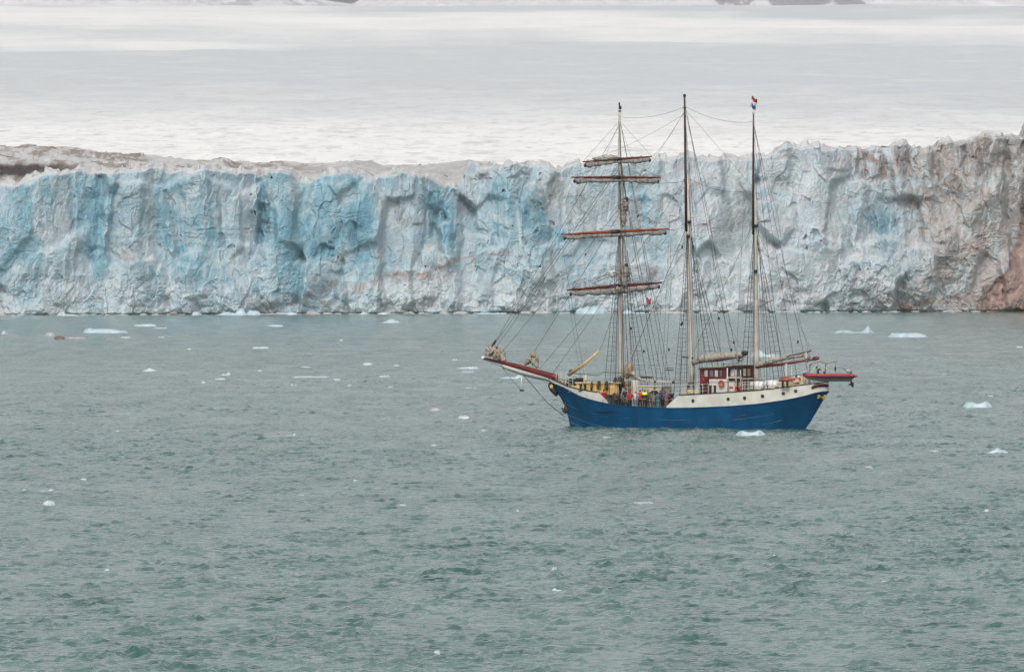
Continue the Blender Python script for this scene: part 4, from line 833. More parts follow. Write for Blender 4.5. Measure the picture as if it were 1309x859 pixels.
for sd in (1, -1):
    a, b, c, d = S(794, 205, .1 * sd), S(795, 212, .3 * sd), S(803, 268, .9 * sd), S(798.5, 268, 1.4 * sd)
    mb.tube([a, d], .02, 5); mb.tube([b, c], .02, 5)
    for k in range(1, 18): mb.tube([a.lerp(d, k / 18), b.lerp(c, k / 18)], .012, 4)
mb.build("topmast_shrouds", M_ROPE, ship, True)
for a, b in (((622, 455), (791.5, 210)), ((634, 436), (792, 160)), ((640, 452), (792, 266)), ((679, 456), (792.4, 272)), ((690, 471), (793, 346)), ((704, 481), (793, 352)), ((630, 450), (792, 215))): rope([a, b], .021, name="forestay", sag=.15)
for q, u in ((Y1, 155), (Y2, 203), (Y3, 262), (Y4, 345)):
    for e in q: rope([e, S(792, u)], .014, name="yard_lift")
for u in (.3, .7): rope([Y1[0].lerp(Y1[1], u), S(792, 157)], .012, name="yard_lift")
for k, (e, a) in enumerate(((Y1[1], (876, 140, .3)), (Y2[1], (877, 229)), (Y3[1], (879.5, 284)), (Y4[1], (880.5, 304)), (Y1[0], (876.3, 145, .3)), (Y2[0], (877.5, 232)), (Y3[0], (879.8, 290)), (Y4[0], (880.8, 308)))): rope([e, a], .013, name="yard_brace", sag=.5)
for e, x_ in ((Y4[0], 745), (Y4[1], 838), (Y3[0], 750), (Y3[1], 846)): rope([e - Vector((0, 0, .4)), S(x_, 498, 2.5)], .014, name="clew_line")
rope([(792.3, 150), (875.6, 136.5, .3)], .016, sag=.5, name="triatic_stay"); rope([(876, 136.5, .3), (962.8, 156, .3)], .016, sag=.6, name="triatic_stay")
rope([(876, 141, .3), (893.5, 160, .2), (962.5, 240)], .014, sag=0, name="triatic_stay"); rope([(877, 228), (797, 352)], .018, name="mainstay"); rope([(880, 285), (806, 462, .5)], .024, name="mainstay"); rope([(876, 142, .3), (796, 268)], .014, name="mainstay")
rope([(882, 229), (960, 244)], .014, sag=.6, name="mizzen_stay"); rope([(964, 284), (886, 452)], .018, name="mizzen_stay"); rope([(963, 246), (882, 300)], .013, name="mizzen_stay")
rope([(855.5, 275.5), (858, 360), (849, 500, 3)], .014, name="cap_shroud"); rope([(906.5, 274), (912, 340), (925, 498, -3)], .014, name="cap_shroud"); rope([(876, 145, .3), (906.5, 274), (925, 400), (945, 495, -3)], .013, name="cap_shroud")
rope([(950, 281), (944, 400), (940, 498, 3)], .013, name="cap_shroud"); rope([(963, 165, .3), (994.5, 277), (1003, 340), (1035, 455, -2)], .013, name="cap_shroud"); rope([(966, 290), (1037, 449)], .014, name="peak_halyard"); rope([(965, 300), (1005, 457)], .014, name="peak_halyard"); rope([(880.5, 300), (950, 453)], .014, name="peak_halyard"); rope([(880.5, 310), (920, 455)], .014, name="peak_halyard")
rr2 = random.Random(9)
for xt, yt, n_, xb0, xb1, yb0 in ((793, 262, 8, 781, 800, 490), (793, 352, 5, 785, 808, 490), (880, 285, 8, 868, 900, 488), (879, 232, 4, 862, 905, 488), (965, 286, 7, 952, 984, 485), (964, 250, 3, 955, 990, 485)):
    for k in range(n_): rope([(xt + rr2.uniform(-2, 2), yt + rr2.uniform(0, 14), rr2.uniform(-.4, .4)), (xb0 + (xb1 - xb0) * (k + .5) / n_ + rr2.uniform(-1, 1), yb0 + rr2.uniform(-3, 6), rr2.uniform(-1.6, 1.8))], .013, name="halyard")
for x_, y_ in ((806.5, 420), (871, 415), (919, 407), (872, 413), (855, 447), (938, 438), (1020, 437), (886, 316), (935, 447), (872, 316), (823, 449)): MB().ell(S(x_, y_, .8), (.13, .1, .17), 7, 5).build("block", M_DARK, ship, True)
rope([(800, 478, 2.9), (850, 484, 3.1), (905, 489, 3.3)], .02, name="guard_rope"); rope([(905, 489, 3.2), (930, 488.5, 3.2), (960, 487, 3.2), (985, 484.5, 3.2), (1030, 478, 2)], .025, name="guard_rope")
mb = MB(); 
for x_ in np.linspace(820, 833, 7): mb.ell(S(x_, 482.5, 1.2), (.1, .1, .12), 6, 5)
mb.tube(P3([(818, 481.5), (834, 483)], 1.2), .04, 6); mb.build("belaying_pins", M_DARK, ship, True)
mb = MB(); mb.tube(P3([(851, 473), (861, 473)], 3.3), .06, 6); mb.tube(P3([(851, 470.5), (861, 470.5)], 3.3), .04, 6); mb.build("sheer_pole", M_DARK, ship, True)

# ------------------------------------------------------------------ loose things aboard
def put(name, local, rz, label, cat, group=None): return tag(empty(name, world(local), rz), label, cat, group)
def raft(px, py, label):
    p = S(px, py, 2.55); r = put("life_raft", p, PHI, label, "life raft", "life raft canisters on the quarterdeck")
    k = 14; pts = [(-.78, 0, .42), (-.74, 0, .42), (-.5, 0, .42), (-.06, 0, .42), (0, 0, .42), (.06, 0, .42), (.5, 0, .42), (.74, 0, .42), (.78, 0, .42)]
    MB().tube(pts, [.2, .36, .42, .43, .45, .43, .42, .36, .2], k).build("canister", M_RAFT, r, True)
    s_ = MB()
    for x_ in (-.4, .4): s_.torus((x_, 0, .42), Vector((0, 1, 0)), Vector((0, 0, 1)), .43, .03, 16, 4)
    s_.build("strap", M_STEEL, r)
    MB().box(-.6, .6, -.34, .34, 0, .12).build("cradle", M_CREAM, r)
raft(968.3, 497.5, "white life raft canister nearest the mahogany wheelhouse"); raft(986.5, 496, "white life raft canister nearest the stern")
def buoy(px, py, t, R_, label, bands):
    c = S(px, py, t); r = put("lifebuoy", c, PHI, label, "lifebuoy", "orange lifebuoys on the quarterdeck")
    MB().torus((0, 0, 0), Vector((1, 0, 0)), Vector((0, 0, 1)), R_, .1, 20, 8).build("ring", M_ORANGE, r, True)
    if bands:
        for k in range(4): MB().torus((0, 0, 0), Vector((1, 0, 0)), Vector((0, 0, 1)), R_, .11, 4, 8, k * math.pi / 2 + .4, k * math.pi / 2 + .9).build("band", M_RAFT, r, True)
buoy(1018.7, 485, 1.5, .36, "orange lifebuoy with white bands near the red boat at the stern", True); buoy(944, 497.5, 2.75, .33, "pale orange lifebuoy hanging on the railing beside the ladder", False); buoy(922, 490.5, 2.35, .29, "red orange lifebuoy hanging on the white wheelhouse casing", False)
# flags
def flag(name, c, w, h, cols, label, wav):
    r = tag(empty(name, world(c), 0), label, "flag"); nx, nz_ = 14, len(cols)
    for k, m_ in enumerate(cols):
        vs, fs = [], []
        for i in range(nx + 1):
            for j in range(5):
                u = i / nx; v = (k + j / 4) / nz_
                vs.append((u * w * (1 - .15 * v), wav * math.sin(u * 7 + v * 2) * u, -v * h - u * u * h * .35 + .08 * math.sin(u * 9)))
        fs = [(i * 5 + j, (i + 1) * 5 + j, (i + 1) * 5 + j + 1, i * 5 + j + 1) for i in range(nx) for j in range(4)]
        o = MB().add(vs, fs).build("stripe", m_, r, True); md = o.modifiers.new("thickness", 'SOLIDIFY'); md.thickness = .012
    return r
F_R, F_W, F_B = mat("flag_red", (.20, .02, .025), .8, .1, 4), mat("flag_white", (.48, .48, .48), .8, .05, 4), mat("flag_blue", (.018, .05, .2), .8, .1, 4)
c = S(960.2, 123.5, .28); fl = flag("ensign", c, .66, 1.15, [F_R, F_W, F_B], "red, white and blue striped flag flying at the top of the rear mast", .09)
MB().tube([(0, 0, .1), (.03, 0, -1.75)], .03, 6).build("flagstaff", M_RAFT, fl)
for ch in fl.children:
    if ch.name.startswith("stripe"): ch.data.transform(Matrix.Rotation(.12, 4, 'Y') @ Matrix.Translation((.05, 0, 0)))
fl2 = flag("signal_flag", S(826.5, 381, 1.5), .5, .55, [mat("signal_red", (.30, .03, .05), .8, .15, 5)], "small dark red flag hanging from a line below the lowest yard", .07)
MB().tube([(-.02, 0, 3.2), (0, 0, .1), (0, 0, -.7), (.3, 0, -9.2)], .012, 5).build("halyard", M_ROPE, fl2)

# ---- red inflatable boat hung across the stern
A_ = math.radians(20)
bc = Vector(((1060.5 - CX) / F * 985.5, 985.5, H + (HY - 486.5) * 985.5 / F))
rb = tag(empty("inflatable_boat", bc, A_), "red inflatable boat with grey hull and outboard motor hanging off the stern", "boat")
L_ = 2.78; M_TUBE = mat("red_rubber", (.34, .022, .028), .5, .12, 3); M_NAVY = mat("navy_rubber", (.012, .014, .045), .5, .1, 3)
def tube_path(side, z_, out=0):
    pts = []
    for i in range(15):
        u = i / 14; x_ = L_ - 2 * L_ * u; w = .82 * (1 if u < .55 else math.sqrt(max(0, 1 - ((u - .55) / .45)**2.4))); pts.append((x_, side * (w + out), z_ + .30 * max(0, u - .6)**2 * 3))
    return pts
for sd in (1, -1):
    MB().tube(tube_path(sd, .45), [.06, .2] + [.25] * 12 + [.24], 12).build("tube", M_TUBE, rb, True)
    MB().tube([(x_, y_ + sd * .232, z_) for x_, y_, z_ in tube_path(sd, .43)][1:-1], .075, 6).build("rubbing_band", M_NAVY, rb, True)
mb = MB(); vs = []; n = 16
for i in range(n + 1):
    u = i / n; x_ = L_ * .86 - (L_ * 1.8) * u; w = .74 * (1 if u < .5 else math.sqrt(max(.002, 1 - ((u - .5) / .5)**2.2))); k = .3 * max(0, u - .55)**2 * 4
    vs += [(x_, w, .32 + k), (x_, w * .6, .05 + k), (x_, 0, -.1 + k * 1.3), (x_, -w * .6, .05 + k), (x_, -w, .32 + k)]
mb.add(vs, [(i * 5 + j, i * 5 + j + 1, (i + 1) * 5 + j + 1, (i + 1) * 5 + j) for i in range(n) for j in range(4)] + [(0, 1, 2, 3, 4)]); mb.build("hull", M_STEEL, rb, True)
MB().tube([(-L_ + .15, -.3, .62), (-L_ - .05, 0, .66), (-L_ + .15, .3, .62)], [.17, .22, .17], 8).build("bow_cap", mat("blue_rubber", (.02, .05, .16), .5, .1, 3), rb, True)
MB().box(L_ * .80, L_ * .86, -.7, .7, .1, .72).build("transom", M_STEEL, rb)
om = MB(); om.ell((L_ * .78, 0, 1.0), (.36, .2, .22), 10, 7); ob = om.build("outboard_motor", M_STEEL, rb, True)
ob.location = (0, 0, 0); l2 = MB(); l2.tube([(L_ * .88, 0, .85), (L_ * .88, 0, -.3), (L_ * .88, 0, -.55)], [.13, .1, .08], 8); l2.ell((L_ * .84, 0, -.42), (.26, .07, .08), 8, 5); l2.box(L_ * .9, L_ * .98, -.02, .02, -.7, -.2); l2.build("lower_leg", M_DARK, ob, True)
MB().tube([(L_ * .72, 0, 1.0), (L_ * .62, 0, 1.12), (L_ * .56, .05, 1.3)], .035, 6).build("tiller", M_DARK, ob, True)
for x_, h_ in ((-1.5, 1.9), (-.6, 1.7), (.65, 2.0)):
    MB().tube([(x_, 0, .35), (x_, 0, .7), (x_ + (.2 if x_ < 0 else 0), 0, h_)], [.02, .02, .02], 5).build("hoist_line", M_ROPE, rb)
for x_, z_, hh in ((.65, 1.25, .5), (-.6, .85, .25), (-1.5, 1.4, .2)): MB().ell((x_, 0, z_), (.1, .08, hh * .6), 7, 5).build("hoist_block", M_DARK, rb, True)
MB().tube([(-2.3, .1, .7), (-1.2, 0, 1.85), (.65, 0, .62)], .02, 5).build("lifting_strop", M_RAFT, rb)
MB().tube([(-1.3, 0, .5), (-1.3, 0, 1.15), (-1.05, 0, 1.2)], [.13, .12, .1], 8).build("steering_console", M_DARK, rb, True)

# ------------------------------------------------------------------ people
M_SKIN = mat("skin", (.45, .25, .18), .6, .08, 6)
def skin_mesh(chains, name, sub=1):
    """chains: lists of (x, y, z, radius); grown into one surface with a Skin modifier per connected set, merged by voxel remesh"""
    me = bpy.data.meshes.new(name); bm = bmesh.new(); lay = bm.verts.layers.skin.verify(); vs = {}
    for ch in chains:
        prev = None
        for x_, y_, z_, r in ch:
            k = (round(x_, 4), round(y_, 4), round(z_, 4))
            if k not in vs:
                vs[k] = bm.verts.new((x_, y_, z_)); vs[k][lay].radius = (r, r)
            if prev is not None and prev is not vs[k]:
                try: bm.edges.new((prev, vs[k]))
                except ValueError: pass
            prev = vs[k]
    first = list(vs.values())[0]; first[lay].use_root = True
    bm.to_mesh(me); bm.free()
    o = bpy.data.objects.new("tmp", me); SC.collection.objects.link(o)
    o.modifiers.new("s", 'SKIN').use_smooth_shade = True; o.modifiers.new("u", 'SUBSURF').levels = sub
    dg = bpy.context.evaluated_depsgraph_get(); res = bpy.data.meshes.new_from_object(o.evaluated_get(dg)); bpy.data.objects.remove(o)
    res.name = name; return res
def merged(meshes, name, voxel, ratio):
    bm = bmesh.new()
    for m_ in meshes: bm.from_mesh(m_)
    me = bpy.data.meshes.new(name); bm.to_mesh(me); bm.free(); o = bpy.data.objects.new("tmp", me); SC.collection.objects.link(o)
    r = o.modifiers.new("r", 'REMESH'); r.mode = 'VOXEL'; r.voxel_size = voxel; r.use_smooth_shade = True
    d = o.modifiers.new("d", 'DECIMATE'); d.ratio = ratio
    dg = bpy.context.evaluated_depsgraph_get(); res = bpy.data.meshes.new_from_object(o.evaluated_get(dg)); bpy.data.objects.remove(o); res.name = name
    for p_ in res.polygons: p_.use_smooth = True
    return res
def hand(w, d):
    """palm, four fingers and a thumb from wrist w along d (x is sideways)"""
    w, d = Vector(w), Vector(d).normalized(); up = Vector((0, 1, 0)) if abs(d.y) < .8 else Vector((0, 0, -1)); sd = d.cross(up).normalized(); nn = sd.cross(d)
    out = [[(*w, .026), (*(w + d * .05), .03), (*(w + d * .09), .03)]]
    for k, L in zip((-1.5, -.5, .5, 1.5), (.06, .078, .082, .07)):
        b = w + d * .085 + sd * k * .019; out.append([(*(w + d * .06 + sd * k * .012), .014), (*b, .0095), (*(b + d * L * .55 + nn * .012), .009), (*(b + d * L * .9 + nn * .04), .008)])
    out.append([(*(w + d * .025), .016), (*(w + d * .05 + sd * .04), .012), (*(w + d * .085 + sd * .05 + nn * .015), .010)])
    return out
def figure(pose):
    hip, sh = .92, 1.43
    if pose == 0: arms = {s: [(s * .19, 0, sh, .055), (s * .24, .02, 1.17, .045), (s * .23, .12, .93, .034)] for s in (1, -1)}; hd = (0, .25, -1)
    elif pose == 1: arms = {s: [(s * .19, 0, sh, .055), (s * .27, .1, 1.2, .045), (s * .09, .32, 1.38, .034)] for s in (1, -1)}; hd = (0, .3, 1)
    else: arms = {s: [(s * .19, 0, sh, .055), (s * .25, .02, 1.17, .045), (s * .16, .32, 1.08, .034)] for s in (1, -1)}; hd = (0, 1, -.3)
    legs = {s: [(s * .09, 0, hip - .06, .085), (s * .1, .02, .48, .062), (s * .11, 0, .09, .042), (s * .12, .13, .035, .04)] for s in (1, -1)}
    torso = [(0, 0, hip, .13), (0, 0, 1.1, .135), (0, .01, 1.3, .15), (0, 0, sh, .1), (0, .01, 1.5, .055), (0, .02, 1.56, .05)]
    core = [torso] + [[(0, 0, sh, .1)] + arms[s] for s in (1, -1)] + [[(0, 0, hip, .13)] + legs[s] for s in (1, -1)]
    hnd = []
    for s in (1, -1):
        for h_ in [hand(arms[s][-1][:3], hd)]: hnd += [skin_mesh([c], "h") for c in h_]
    head = MB().ell((0, .03, 1.66), (.075, .095, .115), 16, 12, lambda x_, y_, z_: (x_ * (1 - .22 * max(0, 1.66 - z_) / .115), y_, z_)).mesh("head", M_SKIN)
    nose = MB().ell((0, .127, 1.645), (.016, .022, .024), 8, 6).ell((0, .115, 1.607), (.03, .012, .010), 8, 5).ell((.077, .02, 1.655), (.012, .022, .032), 8, 6).ell((-.077, .02, 1.655), (.012, .022, .032), 8, 6).ell((0, .105, 1.575), (.03, .025, .02), 8, 5).mesh("nose", M_SKIN)
    body = merged([skin_mesh(core, "core")] + hnd + [head, nose], "person_body", .008, .25)
    body.materials.clear(); body.materials.append(M_SKIN)
    k = 1.32
    jk = merged([skin_mesh([[(0, 0, hip - .06, .17), (0, 0, 1.1, .185), (0, .01, 1.3, .195), (0, 0, sh + .02, .12), (0, .0, 1.5, .075)]] + [[(0, 0, sh + .02, .12)] + [(x_, y_, z_, r * 1.7) for x_, y_, z_, r in arms[s]] for s in (1, -1)], "j")], "jacket", .015, .4)
    tr = merged([skin_mesh([[(0, 0, hip + .05, .15)] + [(x_, y_, z_, r * 1.35) for x_, y_, z_, r in legs[s][:3]] for s in (1, -1)], "t")], "trousers", .015, .4)
    return body, jk, tr
BODY = [figure(0), figure(1), figure(2)]
def hair_mb(): return MB().ell((0, .018, 1.69), (.085, .1, .105), 14, 9, lambda x_, y_, z_: (x_, y_ - (.05 if y_ > .07 and z_ < 1.70 else 0), max(z_, 1.63 if y_ < .03 else 1.70)))
def hood_mb(): return MB().ell((0, .0, 1.66), (.105, .12, .145), 14, 9, lambda x_, y_, z_: (x_, min(y_, .075), max(z_, 1.53)))
def hat_mb():
    m_ = MB().ell((0, .02, 1.725), (.09, .108, .085), 14, 8, lambda x_, y_, z_: (x_, y_, max(z_, 1.70))); return m_.torus((0, .02, 1.705), Vector((.092, 0, 0)), Vector((0, .11, 0)), 1, .014, 16, 6)
CL = {}
def cloth(c):
    if c not in CL: CL[c] = mat("cloth", c, .85, .18, 7)
    return CL[c]
def person(px, t, zfloor, ry, pose, jc, tc, head, hc, label, scale=1.0, pyref=523, bag=None):
    p = S(px, pyref, t); loc = world((p[0], p[1], zfloor)); r = tag(empty("person", loc, ry), label, "person", "people on the ship's deck"); r.scale = (scale * 1.24, scale * 1.2, scale * 1.1)
    b, j, tr = BODY[pose]; link(bpy.data.objects.new("body", b), r)
    for nm, me, c in (("jacket", j, jc), ("trousers", tr, tc)):
        m_ = me.copy(); m_.materials.clear(); m_.materials.append(cloth(c)); link(bpy.data.objects.new(nm, m_), r)
    {"hair": hair_mb, "hood": hood_mb, "hat": hat_mb}[head]().build(head, cloth(hc), r, True)
    e = MB(); e.ell((.03, .118, 1.662), (.011, .008, .007), 6, 4); e.ell((-.03, .118, 1.662), (.011, .008, .007), 6, 4); e.build("eyes", M_DARK, r, True)
    for s_ in (1, -1): MB().ell((s_ * .12, .06, .05), (.055, .15, .07), 8, 6).build("boot", M_DARK, r, True)
    if bag: MB().ell((0, -.24, 1.22), (.17, .11, .26), 10, 8).build("backpack", cloth(bag), r, True)
AW = 0.0                     # facing +Y: away from the camera, towards the ice
RED, BLK, NVY, GRY, GRN, TEAL, BRN, PUR, KHK = (.50, .016, .03), (.012, .012, .015), (.018, .022, .045), (.12, .125, .13), (.05, .075, .06), (.02, .15, .19), (.12, .07, .06), (.05, .04, .07), (.16, .15, .09)
ZW = ZMAIN + .36
person(787, 1.6, ZW, .4, 0, (.05, .055, .07), BLK, "hair", (.05, .03, .02), "person in a dark grey jacket by the ropes at the foot of the front mast", .98)
person(800, 1.5, ZW + .12, -.3, 1, NVY, BLK, "hat", BLK, "person in a black hat and navy jacket just left of the bright red hooded jacket")
person(805.5, 2.5, ZW, .5, 2, (.55, .015, .03), BLK, "hood", (.55, .015, .03), "person in a bright red hooded jacket, left of the two red jackets amidships", .93)
person(812.5, 2.6, ZW, -.4, 1, (.42, .46, .50), (.10, .16, .24), "hair", (.22, .13, .07), "person in a white and grey jacket between the two red jackets", .92)
person(818.3, 2.0, ZW, .2, 2, RED, BLK, "hair", (.02, .018, .018), "person with dark hair and a deep red jacket beside the yellow vest", 1.0)
person(824.3, 1.9, ZW, -.2, 0, (.03, .03, .035), BLK, "hair", (.02, .018, .018), "person with a bright yellow vest over dark clothes", 1.0)
bpy.context.view_layer.update()
yv = [o for o in SC.objects if o.parent and o.parent.get("label", "").startswith("person with a bright yellow")][0].parent
vest = MB().tube([(0, 0, 1.28), (0, .005, 1.4), (0, 0, 1.5), (0, 0, 1.54)], [.255, .265, .2, .1], 16); vest.v = [(x_ * 1.0, y_ * .95, z_) for x_, y_, z_ in vest.v]; vest.build("vest", mat("hi_vis_yellow", (.72, .85, .02), .6, .05, 5), yv, True)
person(831.5, 2.4, ZW, .1, 0, GRN, (.06, .07, .07), "hood", GRN, "person in a dark green hooded jacket right of the yellow vest", .9)
person(836.4, 1.6, ZW + .2, -.1, 1, (.016, .016, .022), NVY, "hair", (.10, .05, .03), "tall person in black standing above the others, arms raised", 1.03)
person(835.6, 2.9, ZW, .3, 2, KHK, (.07, .07, .06), "hat", KHK, "person in khaki green in front of the tall person in black", .84)
person(841.2, 2.7, ZW, -.3, 2, (.03, .09, .12), TEAL, "hair", (.03, .02, .02), "person with teal trousers in the middle of the dark group", .88)
person(844.6, 1.8, ZW, .2, 1, (.03, .025, .055), BLK, "hat", (.03, .03, .05), "person in dark purple blue right of the teal trousers", .97)
person(848.2, 2.1, ZW + .12, 0, 0, PUR, BLK, "hair", (.12, .07, .04), "person in grey purple, third from the right end of the crowd", .99)
person(852, 2.7, ZW, .15, 2, (.12, .09, .11), BRN, "hat", (.10, .08, .10), "person in a dusty brown jacket, second from the right end of the crowd", .95)
person(857, 2.0, ZW, -.35, 0, (.014, .015, .03), BLK, "hair", (.015, .013, .013), "person in near black, rightmost of the crowd in the waist", .98)
person(793.5, .9, ZW + .1, .3, 0, (.03, .03, .04), BLK, "hood", (.02, .02, .03), "person with a black hood half hidden by the ropes behind the front mast's foot", 1.0)
person(808.5, .9, ZW + .2, 0, 1, (.03, .03, .045), BLK, "hair", (.03, .02, .02), "person in dark navy behind the bright red hooded jacket", 1.0)
person(828.3, 1.0, ZW + .1, .2, 0, (.10, .10, .11), BLK, "hat", (.2, .19, .18), "person in a grey jacket and pale hat behind the yellow vest", .97)
person(847, 1.0, ZW + .2, -.2, 1, (.02, .025, .06), BLK, "hood", (.02, .025, .06), "person in a dark blue hood at the back of the right hand group", 1.0)
person(772, 2.2, ZW + .1, .6, 2, (.36, .02, .03), BLK, "hair", (.05, .03, .02), "person in a red jacket under the break of the forecastle", .95)
person(897.6, 2.6, zt(S(897.6, 503, 2.6)[0]) - .04, -1.0, 2, (.30, .012, .035), BLK, "hood", (.30, .012, .035), "person in a dark red hooded jacket standing beside the wheelhouse", 1.07, pyref=503)
# ------------------------------------------------------------------ floating ice
M_FW = mat("floe_white", (.46, .50, .53), .6, .1, .9, dirt=(.36, .43, .47), bump=.4); M_FB = mat("floe_blue", (.42, .50, .535), .5, .12, .5, dirt=(.31, .43, .48), bump=.4); M_FD = mat("floe_brown", (.16, .10, .09), .8, .3, .8); M_FG = mat("floe_grey", (.36, .36, .365), .7, .12, .8, bump=.3)
def floe(px, py, w, h, kind, m, label, seed, group="drifting ice pieces"):
    """px, py: middle of its waterline in the photo; w, h: width and height in photo pixels"""
    Y = F * H / (py - HY); k = Y / F; W_, H_ = w * k, h * k
    r_ = np.random.default_rng(seed); nx, ny = 40, 22
    u = np.linspace(-1, 1, nx)[None, :] + np.zeros((ny, 1)); v = np.linspace(-1, 1, ny)[:, None] + np.zeros((1, nx))
    # square to disc, wobbly outline
    a = u * np.sqrt(1 - v * v / 2); b = v * np.sqrt(1 - u * u / 2); rad = np.hypot(a, b); ang = np.arctan2(b, a)
    wob = 1 + .12 * np.sin(2 * ang + r_.random() * 6) + .08 * np.sin(3 * ang + r_.random() * 6) + .05 * np.sin(7 * ang + r_.random() * 6)
    n1 = fbm(a * 2.5 + seed * 3.1, b * 2.5 + seed, seed, 4, .55); fc = facets(a * 2.2 + seed, b * 2.2, seed + 3, 1.2)[0]
    e = np.clip(1 - rad, 0, 1)
    if kind == "dome": prof = np.sqrt(np.clip(1 - rad**2.2, 0, 1)) * (1 + .25 * n1)
    elif kind == "slab": prof = np.clip(e * 5, 0, 1) * (.75 + .3 * n1 + .25 * fc + .2 * a * (1 if seed % 2 else -1))
    elif kind == "peak": cx_ = r_.uniform(-.2, .25); prof = np.clip(1 - np.abs(a - cx_) / (.95 + .2 * np.sign(a - cx_)), 0, 1)**1.25 * np.clip(e * 4, 0, 1) * (1 + .3 * n1) + .12 * np.clip(e * 5, 0, 1)
    elif kind == "left": prof = (np.exp(-((a + .45) / .33)**2) + .42 * np.exp(-((a - .35) / .45)**2)) * np.clip(e * 4, 0, 1) * (1 + .3 * n1)
    elif kind == "right": prof = (np.exp(-((a - .5) / .25)**2) + .45 * np.exp(-((a + .3) / .5)**2)) * np.clip(e * 4, 0, 1) * (1 + .3 * n1)
    elif kind == "double": prof = (np.exp(-((a - .6) / .3)**2) + .8 * np.exp(-((a + .55) / .38)**2) + 1.3) * np.clip(e * 4, 0, 1) * .85 * (1 + .2 * n1)
    elif kind == "spire": prof = (np.exp(-((a - .58) / .13)**2) * 1.0 + .5 * np.exp(-((a + .45) / .4)**2) + .3 * np.exp(-((a - .5) / .35)**2)) * np.clip(e * 4, 0, 1) * (1 + .3 * n1)
    else: prof = np.clip(e * 6, 0, 1) * (.6 + .5 * n1)
    prof = np.maximum(prof, 0) * np.clip(e * 12, 0, 1)
    prof = prof / max(prof.max(), .01)
    X, Yl, Z = a * wob * W_ / 2, b * wob * max(W_ * .32, H_ * .8), prof * H_ * 1.03 - .02
    Z = np.where(rad > .985, -.5, Z)
    o = grid_object("ice_floe", X, Yl, Z, m, None, True); o.location = (k * (px - CX), Y, 0)
    return tag(o, label, "ice floe", group)
